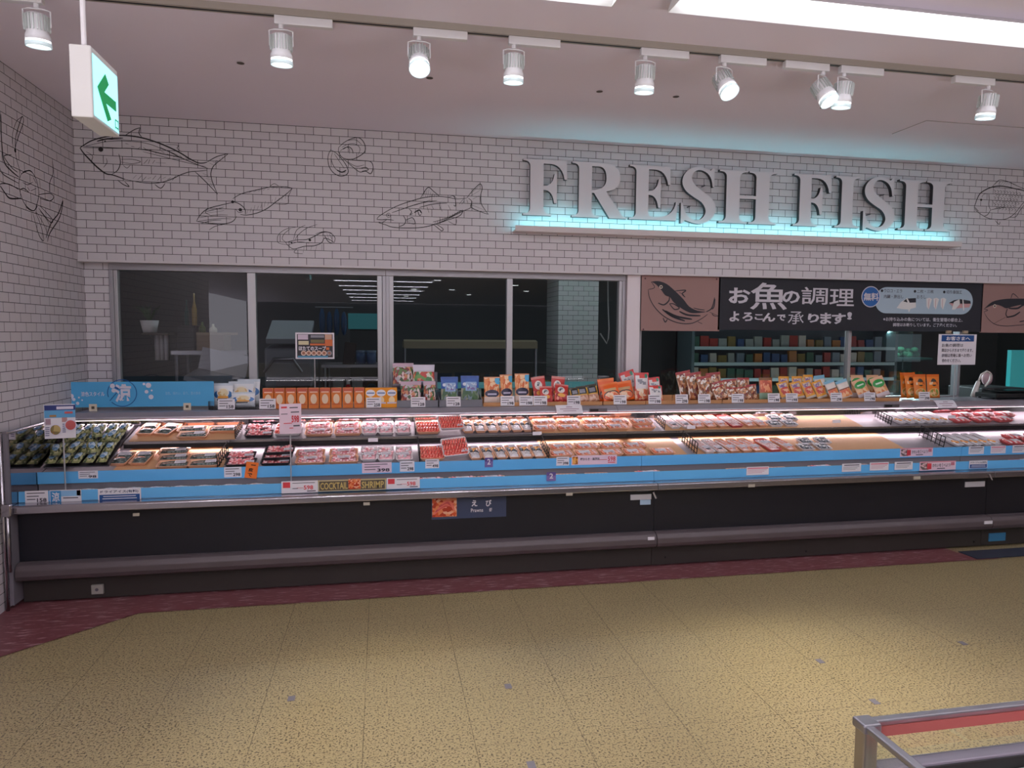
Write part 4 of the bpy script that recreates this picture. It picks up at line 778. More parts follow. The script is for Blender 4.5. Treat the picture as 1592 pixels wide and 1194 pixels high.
def tray_mesh(w, d, mt, h=.022):
    mb = MB(); r = .012
    def ring(sx, sy, z): return [(sx * a, sy * b, z) for a, b in [(-1, -.82), (-.9, -1), (.9, -1), (1, -.82), (1, .82), (.9, 1), (-.9, 1), (-1, .82)]]
    R = [ring(w / 2 - .012, d / 2 - .012, 0), ring(w / 2 - .004, d / 2 - .004, h - .003), ring(w / 2, d / 2, h - .002), ring(w / 2, d / 2, h), ring(w / 2 - .007, d / 2 - .007, h), ring(w / 2 - .016, d / 2 - .016, .006)]
    v = [p for q in R for p in q]; f = [tuple(range(7, -1, -1)), tuple(range(40, 48))]
    for i in range(5): f += [(i * 8 + j, i * 8 + (j + 1) % 8, (i + 1) * 8 + (j + 1) % 8, (i + 1) * 8 + j) for j in range(8)]
    return mb.add(v, f).mesh('tray', mt)
def c_fillets(mb, w, d):
    for i in range(2): mb.blob((0, -d * .16 + i * d * .32, .018), (w * .42, d * .15, .012), 0, 12, 6, .06 * (i * 2 - 1))
    mb.blob((-w * .1, 0, .017), (w * .3, d * .05, .010), 1, 8, 4)
def c_prawns(mb, w, d):
    rows = 2 if d < .16 else 3; n = max(5, int(w / .02))
    for r in range(rows):
        for i in range(n):
            x = -w * .42 + i * w * .84 / (n - 1); y = -d * .28 + r * d * .56 / max(1, rows - 1)
            mb.tube([(x - .006, y - d * .14, .018), (x, y - d * .05, .030), (x + .005, y + d * .05, .030), (x + .002, y + d * .14, .018)], [.004, .008, .007, .003], 6, 0)
def c_bits(mb, w, d):
    rnd = random.Random(int(w * 1000 + d * 37))
    for i in range(26): mb.blob((rnd.uniform(-.38, .38) * w, rnd.uniform(-.36, .36) * d, .02 + rnd.uniform(0, .008)), (.017, .011, .008), rnd.choice((0, 0, 1)), 7, 4, rnd.uniform(0, 3))
def c_slices(mb, w, d):
    n = max(4, int(w / .028))
    for i in range(n): mb.blob((-w * .36 + i * w * .72 / (n - 1), 0, .021), (w * .40 / n + .006, d * .36, .010), i % 2, 10, 5, .15, .3)
def c_mixed(mb, w, d):
    rnd = random.Random(5)
    for i in range(3): mb.blob((rnd.uniform(-.2, .2) * w, d * (-.3 + .1 * i), .019), (.03, .02, .010), 0, 9, 5, i)
    for i in range(4): mb.blob((rnd.uniform(-.25, .25) * w, d * (-.02 + .05 * i), .020), (.022, .016, .012), 1, 9, 5, i * .7)
    for i in range(4): mb.blob((rnd.uniform(-.25, .25) * w, d * (.12 + .06 * i), .020), (.024, .014, .010), 2, 9, 5, i * 1.3)
def c_long(mb, w, d):
    for i in range(3): mb.blob((-w * .25 + i * w * .25, 0, .018), (w * .12, d * .43, .011), 0, 9, 7, .05)
    for i in range(3): mb.blob((w * .1 - i * .01, d * (-.3 + i * .05), .026), (.014, .018, .007), 1, 8, 5)
def sticker(w, d, fx, fy, yaw=0.0):
    mb = MB().box(-w / 2, w / 2, -d / 2, d / 2, 0, .0012)
    for k in range(3): mb.rect(-w * .42, w * (.42 if k else .1), d * (.30 - k * .26) - d * .05, d * (.30 - k * .26) + d * .05, .0016, 1)
    mb.rect(w * .05, w * .42, -d * .46, -d * .30, .0016, 1)
    return mb.mesh('price_sticker', [STK, STKL])
KIND = {  # tray material, width, depth, filler, part name, food materials, (sticker w, d, x, y)
 'mackerel': (FOAM, .20, .108, c_fillets, 'mackerel_fillet', [MACK, FLESH], (.07, .05, .045, .0)),
 'mackerel_tall': (FOAM, .115, .21, c_fillets, 'mackerel_fillet', [MACK, FLESH], (.075, .06, .0, .045)),
 'prawn_black': (FOAM_K, .20, .115, c_bits, 'prawns', [PRAWN, SHRIMP], (.06, .035, .06, -.03)),
 'shrimp': (FOAM, .200, .122, c_bits, 'peeled_shrimps', [SHRIMP, PRAWN], (.09, .045, .0, .01)),
 'prawn_red': (FOAM, .178, .24, c_prawns, 'red_prawns', [PRAWN_R], (.06, .04, .07, .08)),
 'prawn_pack': (FOAM_W, .118, .25, c_bits, 'peeled_shrimps', [SHRIMP, WHITEF], (.07, .05, .0, -.04)),
 'prawn_fan': (FOAM_W, .19, .22, c_prawns, 'red_prawns', [PRAWN_R], (.05, .03, .06, -.075)),
 'mixed': (FOAM, .090, .23, c_mixed, 'seafood_pieces', [WHITEF, DARKF, ROE], (.05, .04, .01, .075)),
 'fillet': (FOAM, .180, .115, c_slices, 'fish_slices', [FLESH, PALE_F], (.085, .04, -.02, -.015)),
 'slanted': (FOAM, .088, .265, c_slices, 'fish_slices', [PALE_F, FLESH], (.065, .055, .0, -.06)),
 'pale': (FOAM_W, .088, .265, c_long, 'pale_fish_pieces', [PALE_F, DARKF], (.06, .05, .0, -.06)),
 'large_pink': (FOAM_R, .115, .25, c_slices, 'pink_fillet', [PALE_F, PALE_F], (.08, .05, .0, .02)),
 'clam': (FOAM_W, .115, .12, c_bits, 'silver_fish_pieces', [DARKF, WHITEF], (.05, .03, .02, .03)),
 'white': (FOAM_W, .072, .26, c_long, 'white_fish_fillet', [WHITEF, ROE], (.0, 0, 0, 0)),
 'red': (FOAM_R, .17, .11, c_slices, 'red_fish_slices', [REDM, PALE_F], (.07, .04, .03, .0)),
}
PROTO = {}
def tray(kind):
    if kind in PROTO: return dup(PROTO[kind])
    mt, w, d, fn, part, fm, st = KIND[kind]
    o = place(tray_mesh(w, d, mt), 'food_tray'); mb = MB(); fn(mb, w, d); mb.box(-w / 2 + .016, w / 2 - .016, -d / 2 + .016, d / 2 - .016, .007, .016, 0); mb.build(part, fm, o, sm=True)
    if st[0]: place(sticker(st[0], st[1], 0, 0), 'price_sticker', o, (st[2], st[3], .0325), (0, 0, .05))
    PROTO[kind] = o; return o
def put_tray(kind, px, py, k, label, yaw=0.0, lift=.0, pitch=0.0, roll=0.0, rowpos=None):
    o = tray(kind); p = on_tier(px, py, k, .012 + lift); s = slope(k)
    n = Vector((0, -math.sin(s), math.cos(s))); p = p - n * .0055
    w, d = KIND[kind][1:3]; ext = (d / 2 * math.cos(pitch) * math.cos(s) + w / 2 * abs(math.sin(yaw)) + .003)
    lo, hi = (S1F[0] + .004 + ext, 5.150 - ext) if k == 1 else (S2F[0] + .002 + ext, 5.458 - ext)
    if pitch or lift: hi = min(hi, 5.145 - ext) if k == 1 else hi - .02
    y = min(max(p.y, lo), max(lo, hi))
    if rowpos is not None: y = lo + rowpos * (d * math.cos(s) + .004 + w * abs(math.sin(yaw)))
    p.z += (y - p.y) * math.tan(s); p.y = y
    o.rotation_mode = 'ZYX'; o.location = p; o.rotation_euler = (s + pitch, roll, yaw); tag(o, label, 'food tray', 'trays of fish and prawns'); return o
def row(kind, desc, where, xs, ys, k, yaws=None, **kw):
    n = len(xs)
    for i, x in enumerate(xs):
        for j, y in enumerate(ys):
            lb = desc
            if len(ys) > 1: lb = ['back-row ', 'front-row '][j] + lb if len(ys) == 2 else ['back-row ', 'middle-row ', 'front-row '][j] + lb
            if n > 1: lb += ', %s %s' % (ORD[i], where)
            else: lb += ', ' + where
            put_tray(kind, x, y, k, lb, (yaws[i] if yaws else 0), rowpos=(len(ys) - 1 - j) if len(ys) > 1 else None, **kw)
UP, LO = 'on upper shelf', 'on lower shelf'
row('mackerel_tall', 'narrow mackerel tray ' + UP, 'counted from the green packs', [231, 262], [669], 2, [-.05, -.25])
row('mackerel', 'wide mackerel tray ' + UP, 'counted from the narrow ones', [303], [664, 674], 2); row('mackerel', 'lone mackerel tray ' + UP, 'against the wire divider', [347], [669], 2)
row('prawn_black', 'black tray of pink prawns ' + UP, 'next to the wire divider', [404], [664, 674], 2); row('prawn_fan', 'peach prawn tray ' + UP, 'standing behind the pole price card', [449], [669], 2)
row('shrimp', 'white shrimp tray ' + UP, 'after the pole price card', [496, 541], [664, 674], 2); row('prawn_pack', 'narrow shrimp pack ' + UP, 'after the white shrimp trays', [575, 600, 627], [669], 2)
row('prawn_red', 'flat tray of red prawns ' + UP, 'touching the thin divider', [665], [669], 2); put_tray('prawn_fan', 703, 668, 2, 'red prawn tray propped at a slant on upper shelf', .06, .034, .10)
row('mixed', 'mixed seafood tray ' + UP, 'of the six slanting ones', [727, 746, 765, 784, 803, 820], [669], 2, [.03] * 6)
row('fillet', 'peach fillet tray ' + UP, 'along the tan liner', [850, 889, 930], [664, 674], 2, [.05] * 3); row('fillet', 'peach fillet tray ' + UP, 'just before the black divider', [967], [664, 674], 2); row('fillet', 'peach fillet tray raised on another', 'at the end of its upper liner', [1007], [668], 2, lift=.036); row('fillet', 'gold-rimmed fillet tray under another', 'at the end of its upper liner', [1007], [671], 2)
row('pale', 'white tray of pale fish ' + UP, 'after the black divider', [1052, 1071], [669], 2, [.1, .1]); row('slanted', 'peach slice tray ' + UP, 'of the three before the large pink one', [1091, 1110, 1129], [669], 2, [.1] * 3); row('large_pink', 'large pink fillet tray ' + UP, 'among the peach slice trays', [1151], [669], 2, [.1]); row('slanted', 'peach slice tray ' + UP, 'beyond the large pink one', [1174, 1193], [669], 2, [.1] * 2)
row('clam', 'small tray of silver fish ' + UP, 'before the bare liner', [1222, 1247], [664, 673], 2)
row('white', 'slim white fish tray ' + UP, 'after the last wire divider', [1404, 1419, 1434, 1449, 1464, 1478], [660], 2, [.08] * 6)
row('red', 'pink-rimmed red fish tray ' + UP, 'beyond the slim white fish', [1508, 1543, 1578], [652, 662], 2, [.06] * 3)
row('mackerel_tall', 'small mackerel tray ' + LO, 'counted from the green packs', [196, 226], [709], 1, [-.06, -.06]); row('mackerel', 'wide mackerel tray ' + LO, 'set on the bare tan liner', [276], [697, 706, 715], 1); row('mackerel', 'wide mackerel tray ' + LO, 'against the wire divider', [323], [702, 713], 1)
row('prawn_black', 'black tray of pink prawns ' + LO, 'next to the wire divider', [379], [701, 712], 1)
for j in range(3): put_tray('prawn_black', 433, 708, 1, '%s black prawn tray of the stack of three on the lower shelf' % ['bottom', 'middle', 'top'][j], .03 * j, .036 * j, rowpos=.05)
row('shrimp', 'white shrimp tray ' + LO, 'after the stack of prawn trays', [484, 535], [702, 713], 1); row('prawn_pack', 'narrow shrimp pack ' + LO, 'after the white shrimp trays', [574, 600, 628], [707], 1)
row('prawn_red', 'flat tray of red prawns ' + LO, 'touching the wire divider', [671], [706], 1); put_tray('prawn_fan', 709, 703, 1, 'red prawn tray propped at a slant on lower shelf', .06, .05, .24, -.08)
row('mixed', 'mixed seafood tray ' + LO, 'of the six slanting ones', [737, 757, 777, 797, 817, 836], [706], 1, [.03] * 6)
row('fillet', 'peach fillet tray ' + LO, 'along the tan liner', [874, 914, 953, 991], [699, 710], 1, [.05] * 4); row('fillet', 'peach fillet tray ' + LO, 'in front of the bare tan patch', [1034], [708], 1)
row('pale', 'white tray of pale fish ' + LO, 'after the black divider', [1100, 1119], [703], 1, [.12] * 2); row('slanted', 'peach slice tray ' + LO, 'of the three before the large pink one', [1138, 1158, 1177], [702], 1, [.12] * 3); row('large_pink', 'large pink fillet tray ' + LO, 'among the peach slice trays', [1205], [702], 1, [.1]); row('slanted', 'peach slice tray ' + LO, 'beyond the large pink one', [1231], [702], 1, [.1])
row('clam', 'small tray of silver fish ' + LO, 'before the bare liner', [1256, 1284], [691, 700], 1)
row('white', 'slim white fish tray ' + LO, 'after the last wire divider', [1481, 1496, 1511, 1526, 1541], [689], 1, [.08] * 5)
row('red', 'pink-rimmed red fish tray ' + LO, 'beyond the slim white fish', [1580, 1617], [683, 692], 1)
# the low front deck: packs that peep over the ticket strip
DK = lambda px, py: onZ(px, py, .632)
for i, (px, kd) in enumerate([(668, 'prawn_red'), (720, 'shrimp'), (765, 'shrimp'), (880, 'fillet'), (930, 'fillet'), (1010, 'shrimp'), (1150, 'slanted'), (1210, 'fillet'), (1280, 'shrimp'), (1340, 'fillet'), (1590, 'red')]):
    o = tray('fillet' if kd in ('slanted',) else ('shrimp' if kd == 'prawn_red' else kd)); q = onY(px, 745 - (px - 592) * .045, 4.73); o.location = (q.x, 4.733, .634); o.rotation_euler = (.104, 0, 0)
    tag(o, 'tray half hidden behind the front ticket strip, %s from the brick wall' % ORD[i], 'food tray', 'trays of fish and prawns')
FROST = pack_mat('ice_pack_film', '#dfe6ee', [('rp', .5, .5, .5, .5, ['#eef2f7', '#c3d0dc', '#e6d6dc', '#f7f8fa'], 9)], .2)
ip = MB(); n_ = 10
def pillow(w, d, t, seed=1, n=9):
    rnd = random.Random(seed); mb = MB(); v = []
    for s in (1, -1):
        for j in range(n):
            for i in range(n):
                a, b = i / (n - 1), j / (n - 1); e = max(0, math.sin(PI * a)) ** .55 * max(0, math.sin(PI * b)) ** .55
                v.append(((a - .5) * w, (b - .5) * d, t / 2 + s * t / 2 * e * (1 + rnd.uniform(-.18, .18))))
    f = []
    for s in (0, 1):
        for j in range(n - 1):
            for i in range(n - 1):
                q = (s * n * n + j * n + i, s * n * n + j * n + i + 1, s * n * n + (j + 1) * n + i + 1, s * n * n + (j + 1) * n + i); f.append(q if s == 0 else q[::-1])
    return mb.add(v, f)
icem = pillow(.140, .13, .035, 3).mesh('ice_pack', FROST, True)
for i, px in enumerate((132, 168, 204, 240, 278, 316, 356, 396)):
    q = onY(px, 752 - px * .022, 4.72); o = place(icem, 'ice_pack', None, (q.x, 4.727, .6345), (.104, 0, random.uniform(-.08, .08)))
    tag(o, 'crinkled white pack on the low front deck, %s from the brick wall' % ORD[i], 'pack', 'crinkled packs on the low deck')
# green packs heaped against the end panel, on a slanted ramp over both shelves
rp0, rp1 = Vector((0, 4.90, .790)), Vector((0, 5.40, .985)); rs = math.atan2(rp1.z - rp0.z, rp1.y - rp0.y); rn = Vector((0, -math.sin(rs), math.cos(rs)))
xa = -2.155; xb = RAMP_END
rm = MB().box(xa, xb, 0, .53, -.008, 0).box(xb - .008, xb, 0, .53, 0, .012).build('slanted_ramp', STEEL, None, (0, rp0.y, rp0.z), (rs, 0, 0)); tag(rm, 'slanted ramp holding the heap of green packs beside the mirror panel', 'ramp')
GP = pack_mat('green_pack_film', '#8f9a52', [('rp', .5, .5, .5, .5, ['#6d7f3f', '#a5a65a', '#7d8f4c', '#d0c878'], 6), ('e', .5, .50, .36, .30, '#b9d4ea'), ('ep', .5, .50, .28, .22, ['#8fb4d8', '#5d8fc4', '#dbe9f4'], 7), ('r', .5, .05, .5, .07, '#d8cf6a'), ('r', .5, .95, .5, .07, '#d8cf6a')], .2)
GP2 = mat('green_pack_film2', '#9aa55c', .2)
def flat_pack_mat(name, base, spots, rough=.22):
    if name in MATS: return MATS[name]
    m = mat(name, base, rough); t = NT(m); tc = t.n('ShaderNodeTexCoord').outputs['Generated']; cur = C(base)
    for cx, cy, rx, ry, cols, sc in spots:
        v = t.vmath('MULTIPLY', t.vmath('SUBTRACT', tc, (cx, cy, 0)), (1 / rx, 1 / ry, 0)); mask = t.math('LESS_THAN', t.vmath('LENGTH', v), 1.0)
        vo = t.n('ShaderNodeTexVoronoi'); vo.inputs['Scale'].default_value = sc; t.l(tc, vo.inputs['Vector']); sp = t.n('ShaderNodeSeparateColor'); t.l(vo.outputs['Color'], sp.inputs[0])
        cur = t.mix(mask, cur, t.ramp(sp.outputs[0], [(i / len(cols), C(c)) for i, c in enumerate(cols)], 'CONSTANT'))
    t.base(cur); return m
GPM = flat_pack_mat('green_sleeve', '#8c8f4a', [(.5, .5, .9, .9, ['#66704a', '#8c8f5e', '#b4b084', '#454e3a'], 5), (.5, .56, .32, .32, ['#8fb0cc', '#c4d4e0', '#6f94b8'], 6)])
gm = pillow(.064, .135, .040, 5, 9).mesh('fish_sausage_pack', GPM, True)
def ramp_pack(u, v, n, yaw, label, tilt=0.0, roll=0.0):
    q = Vector((xa + u, rp0.y, rp0.z)) + Vector((0, math.cos(rs), math.sin(rs))) * v + rn * n
    o = place(gm, 'fish_sausage_pack', None, q, (rs + tilt, roll, yaw)); o.rotation_mode = 'ZYX'; tag(o, label, 'pack', 'green packs heaped on the ramp')
RW = (RAMP_END - .012) - xa
for r_ in range(4):
    for c_ in range(5):
        ramp_pack(RW * (c_ + .5) / 5 + random.uniform(-.003, .003), .066 + r_ * .131, .006, random.uniform(-.06, .06), 'green and blue sleeve pack, %s row up the ramp, %s from the mirror panel' % (ORD[r_], ORD[c_]))
for k, (u, v, w_) in enumerate([(.05, .10, .25), (.15, .13, -.3), (.26, .12, .35), (.10, .30, -.35), (.22, .33, .3), (.33, .28, -.2)]):
    ramp_pack(u, v, .052, w_, 'green and blue sleeve pack lying askew on top of the heap, %s from the front' % ORD[k], .08, .06)
# ------------------------------------------------------------------ goods standing on the canopy ledge
LZ = 1.0885
def bag_mesh(name, w, h, t, mt, seed=1, seal=None):
    rnd = random.Random(seed); n = 10; mb = MB(); v = []
    for s in (-1, 1):
        for j in range(n):
            b = j / (n - 1); prof = min(1, b / .10) ** .5 * (1 if b < .55 else max(.04, math.cos((b - .55) / .37 * PI / 2) if b < .92 else .04)); prof = max(prof, .25 if b < .05 else .03)
            for i in range(n):
                a = i / (n - 1); e = max(0, math.sin(PI * a)) ** .6
                v.append(((a - .5) * w * (1 - .06 * math.sin(PI * b)), s * t / 2 * e * prof * (1 + rnd.uniform(-.22, .22)), b * h + (0 if 0 < j < n - 1 else 0)))
    f = []
    for s in (0, 1):
        for j in range(n - 1):
            for i in range(n - 1):
                q = (s * n * n + j * n + i, s * n * n + j * n + i + 1, s * n * n + (j + 1) * n + i + 1, s * n * n + (j + 1) * n + i); f.append(q if s == 0 else q[::-1])
    f.append(tuple(range(n)) + tuple(n * n + i for i in range(n - 1, -1, -1)))
    return mb.add(v, f).mesh(name, mt, True)
PM = {
 'white_blue': pack_mat('film_white_blue', '#e4e6ea', [('e', .5, .52, .45, .20, '#3a78b8'), ('e', .5, .60, .30, .22, '#e9e4dc'), ('ep', .5, .58, .24, .18, ['#f0e8da', '#e2cfa4', '#d8b070'], 5), ('r', .5, .40, .26, .05, '#e79a2c'), ('r', .45, .30, .25, .04, '#3c4048'), ('r', .5, .95, .5, .05, '#c9d3dc')]),
 'veg': pack_mat('film_mixed_veg', '#8f6a62', [('rp', .5, .5, .5, .5, ['#a34038', '#5d7d3c', '#c9865c', '#e0c8c0', '#7a3a3a', '#b9b0b4', '#3f5a34'], 7), ('r', .5, .92, .5, .08, '#c4a4b4'), ('r', .5, .06, .5, .06, '#8d8890')]),
 'veg_white': pack_mat('film_veg_white', '#c9c2cf', [('rp', .5, .42, .5, .24, ['#3f8048', '#d9d2c0', '#c03a30', '#d88a60', '#6a9a4a'], 6), ('r', .5, .10, .5, .12, '#8d90a4'), ('r', .5, .85, .5, .12, '#d5cfdc')]),
 'blue': pack_mat('film_blue', '#2a5cae', [('rp', .5, .28, .5, .28, ['#5d7a54', '#8c9a86', '#7f8f98', '#a9a487', '#4a6a4c'], 6), ('r', .55, .62, .30, .16, '#8fb0d8'), ('rp', .6, .62, .26, .12, ['#c4d2e2', '#8da4cc', '#7f6aa8'], 8), ('e', .2, .70, .09, .06, '#d8e2ee'), ('r', .5, .95, .5, .05, '#2450a0')]),
 'orange_white': pack_mat('film_orange_white', '#e6a878', [('rp', .45, .70, .45, .27, ['#e58a4a', '#f0b078', '#d96a34', '#f4cba0'], 6), ('e', .5, .38, .44, .14, '#33304a'), ('r', .5, .36, .28, .03, '#b9b2c8'), ('r', .5, .12, .5, .14, '#e0ccc0'), ('e', .88, .86, .20, .14, '#46a8d4'), ('r', .5, .98, .5, .02, '#dc9468')]),
 'red': pack_mat('film_red', '#c4302c', [('rp', .5, .22, .5, .24, ['#b8343c', '#d9584c', '#e49a84', '#a3242c'], 6), ('e', .5, .36, .28, .10, '#e6a03a'), ('e', .45, .66, .26, .18, '#e8dcd4'), ('ep', .45, .66, .20, .13, ['#3a3a44', '#e4dcd8', '#8a8f94'], 6), ('r', .5, .96, .5, .05, '#d8847c')]),
 'yellow_black': pack_mat('film_yellow_black', '#dca83a', [('r', .5, .68, .38, .20, '#2b2a2c'), ('r', .5, .68, .26, .12, '#8f8f98'), ('r', .5, .20, .5, .22, '#d8a488'), ('rp', .5, .2, .5, .2, ['#d8a488', '#e2bca8', '#c08468'], 5), ('r', .5, .94, .5, .07, '#3c3426')]),
 'orange': pack_mat('film_orange', '#ef6420', [('e', .5, .30, .44, .26, '#3f3a34'), ('ep', .5, .28, .40, .22, ['#e0683a', '#f0a878', '#d4502c', '#f4d0b0'], 6), ('r', .5, .62, .34, .07, '#c9a070'), ('r', .5, .94, .5, .06, '#f07a38')]),
 'red_white': pack_mat('film_red_white', '#d63a3c', [('r', .5, .66, .42, .24, '#e4dfdf'), ('r', .55, .86, .2, .06, '#e0463c'), ('rp', .5, .66, .30, .10, ['#e4dfdf', '#d8d4d4', '#8f8f98'], 7), ('rp', .5, .22, .46, .20, ['#e07a5a', '#f0c8a0', '#c84a3c', '#f4e4cc'], 6), ('e', .80, .88, .10, .08, '#3a8a70')]),
 'brown': pack_mat('film_brown', '#9a5a44', [('rp', .5, .5, .5, .46, ['#a8643c', '#d9b090', '#7d3a3a', '#c98a5c', '#efe4dc', '#8a6a50'], 7), ('r', .5, .96, .5, .05, '#a83a3c')]),
 'brown_green': pack_mat('film_brown_green', '#b0704a', [('rp', .5, .62, .42, .26, ['#d86a44', '#e89a70', '#c0543c'], 6), ('r', .5, .16, .5, .16, '#7d9a84'), ('r', .5, .94, .5, .06, '#8a5a34')]),
 'yellow': pack_mat('film_yellow', '#e09a2c', [('e', .5, .48, .36, .22, '#cf4a38'), ('rp', .5, .78, .36, .12, ['#b8a0b4', '#e8d0a8', '#8a6a9a'], 7), ('rp', .5, .40, .30, .16, ['#d85a3a', '#e8b090', '#c03c30'], 6), ('r', .5, .06, .5, .07, '#d8d0c4')]),
 'white_orange': pack_mat('film_white_orange', '#dccdc4', [('rp', .5, .30, .44, .22, ['#e89050', '#f0b888', '#e0704a'], 5), ('r', .5, .66, .40, .12, '#e8ddd4'), ('r', .5, .50, .44, .03, '#8a4a3a'), ('r', .5, .92, .5, .08, '#7fb4cc')]),
 'green': pack_mat('film_green', '#dfae88', [('e', .5, .68, .44, .20, '#2f9a44'), ('r', .5, .68, .26, .04, '#cfe4d0'), ('rp', .5, .34, .42, .14, ['#e8a468', '#d8804a', '#f0c898'], 5), ('r', .5, .10, .5, .12, '#d9ccd2')]),
 'orange2': pack_mat('film_orange2', '#e87f22', [('e', .5, .24, .40, .18, '#e8b878'), ('ep', .5, .24, .34, .15, ['#8a9a40', '#e8c090', '#d88a40'], 6), ('e', .5, .66, .22, .16, '#38302a'), ('rp', .5, .62, .34, .06, ['#e8c8a0', '#f0903a', '#c85a20'], 6), ('r', .5, .95, .5, .05, '#d8681c')]),
}
BM = {}
def bag(kind, name, px, pyb, wpx, hpx, y, label, group, lean=-.12, yaw=0.0, roll=0.0, lift=0.0, t=.030):
    w = wpx * y / 1050 * .93; h = hpx * y / 1050; k = (kind, round(w, 2), round(h, 2))
    if k not in BM: BM[k] = bag_mesh(name, w, h, t, PM[kind], len(BM) + 3)
    x = onY(px, pyb, y).x; o = place(BM[k], name, None, (x, y, LZ + .010 + lift + abs(math.sin(roll)) * w * .47 + abs(math.sin(lean)) * t * .35), (lean, roll, yaw)); return tag(o, label, 'bag of food', group)
def bags(kind, name, desc, tail, spec, group):
    for i, s in enumerate(spec):
        px, w, h, y = s[:4]; kw = s[4] if len(s) > 4 else {}
        bag(kind, name, px, 628, w, h, y, '%s, %s %s' % (desc, ORD[i], tail), group, **kw)
bags('white_blue', 'snack_bag', 'white and blue bag on the canopy', 'from the blue banner', [(347, 30, 34, 5.57), (375, 38, 36, 5.60), (387, 34, 38, 5.66), (378, 36, 22, 5.51, dict(lean=-.2))], 'white and blue bags on the canopy')
BOXO = pack_mat('carton_orange_print', '#dc7a34', [('r', .5, .88, .46, .10, '#c86048'), ('r', .5, .80, .36, .03, '#f0c8b0'), ('e', .5, .46, .30, .24, '#f0d4b4'), ('r', .5, .20, .40, .03, '#c8603a')], .4)
BOXY = pack_mat('carton_yellow_print', '#ef9a26', [('e', .5, .74, .42, .17, '#e8e8f0'), ('r', .5, .74, .34, .03, '#5a78a8'), ('e', .5, .38, .28, .18, '#f4d8a8'), ('r', .5, .24, .42, .04, '#d8c8d8')], .4)
bw = onY(425.5, 620, 5.47).x - onY(408, 620, 5.47).x
for i in range(9):
    x = onY(408 + 17.7 * (i + .5), 620, 5.47).x; o = MB().box(-bw / 2 + .0015, bw / 2 - .0015, 0, .045, 0, .158).build('snack_carton', BOXO, None, (x, 5.47, LZ), (0, 0, random.uniform(-.015, .015)), bevel=.002)
    tag(o, 'orange carton with a pale round patch, %s in the row beside the bags' % ORD[i], 'carton', 'orange cartons on the canopy')
for i in range(3):
    x = onY(568 + 16.4 * (i + .5), 620, 5.47).x; o = MB().box(-.042, .042, 0, .045, 0, .155).build('snack_carton', BOXY, None, (x, 5.465, LZ), (0, 0, 0), bevel=.002)
    tag(o, 'yellow carton with a pale oval label, %s of the three by the window post' % ORD[i], 'carton', 'yellow cartons on the canopy')
CLEAR = glass_mat('clear_plastic', .10, (.93, .95, .97, 1)); KRAFT = mat('kraft_tray', '#c08a5c', .65)
def open_box(name, px0, px1, y0, d, hf, hb, mt, label, cat='box', group=None):
    a, b = onY(px0, 632, y0).x, onY(px1, 632, y0).x; mb = MB(); w = b - a
    mb.box(0, w, 0, d, 0, .004).box(0, w, 0, .004, .004, hf).box(0, w, d - .004, d, .004, hb)
    if mt is KRAFT: hf, hb, hfo, hbo = .008, .008, hf, hb
    for x in (0, w - .004): mb.add([(x, .004, .004), (x + .004, .004, .004), (x + .004, d - .004, .004), (x, d - .004, .004), (x, .004, hf), (x + .004, .004, hf), (x + .004, d - .004, hb), (x, d - .004, hb)], [(3, 2, 1, 0), (4, 5, 6, 7), (0, 1, 5, 4), (1, 2, 6, 5), (2, 3, 7, 6), (3, 0, 4, 7)])
    return tag(mb.build(name, mt, None, (a, y0, LZ)), label, cat, group)
open_box('clear_bin', 324, 406, 5.455, .25, .065, .07, CLEAR, 'clear plastic bin holding the white and blue bags', 'bin')
GB = mat('bin_grey_clear', '#7d7d86', .35)
open_box('display_bin', 617, 681, 5.455, .26, .055, .10, GB, 'grey display bin below the two layers of vegetable bags', 'bin', 'grey display bins'); open_box('display_bin', 683, 750, 5.455, .26, .055, .10, GB, 'grey display bin holding the two blue bags', 'bin', 'grey display bins')
for a, b, lb in [(752, 828, 'kraft card tray holding the orange and white bags'), (829, 882, 'kraft card tray holding the red bags'), (884, 936, 'kraft card tray holding the yellow and black bags'), (938, 1003, 'kraft card tray holding the bright orange bags'), (1004, 1063, 'kraft card tray, half empty, holding the red and white bags'), (1064, 1122, 'kraft card tray holding the tall brown bags'), (1123, 1206, 'kraft card tray with a printed front holding low brown bags'), (1208, 1398, 'long kraft card tray holding yellow, cream and green bags')]:
    open_box('card_tray', a, b, 5.455, .25, .030, .055, KRAFT, lb, 'card tray', 'kraft card trays on the canopy')
vb = [('veg', 627, 34, 36, 5.60, .14, 'upper vegetable bag with a red wrapper, next to the window post'), ('veg_white', 659, 36, 32, 5.58, .15, 'upper vegetable bag with a pale wrapper, stacked over others'), ('veg', 639, 34, 34, 5.52, .01, 'lower vegetable bag with a red wrapper, next to the yellow cartons'), ('veg', 668, 20, 34, 5.52, .01, 'narrow lower vegetable bag beside the blue bags')]
for k, px, w_, h_, y, l, lb in vb: bag(k, 'vegetable_bag', px, 620, w_, h_, y, lb, 'vegetable bags', lift=l, lean=-.15)
tag(MB().box(-.17, .20, -.02, .12, 0, .004).box(-.17, .20, .11, .12, .004, .14).build('bin_riser', GB, None, (onY(643, 620, 5.6).x, 5.59, LZ + .125)), 'grey bin riser carrying the upper layer of vegetable bags', 'riser')
bags('blue', 'seaweed_bag', 'blue bag with greens in its grey bin', 'from the vegetable bags', [(699, 29, 42, 5.56), (731, 31, 43, 5.58)], 'blue bags')
bags('orange_white', 'snack_bag', 'orange and white bag with a dark oval', 'from the blue bags', [(765, 27, 42, 5.53), (788, 22, 45, 5.56, dict(yaw=.15)), (812, 25, 46, 5.58)], 'orange and white bags')
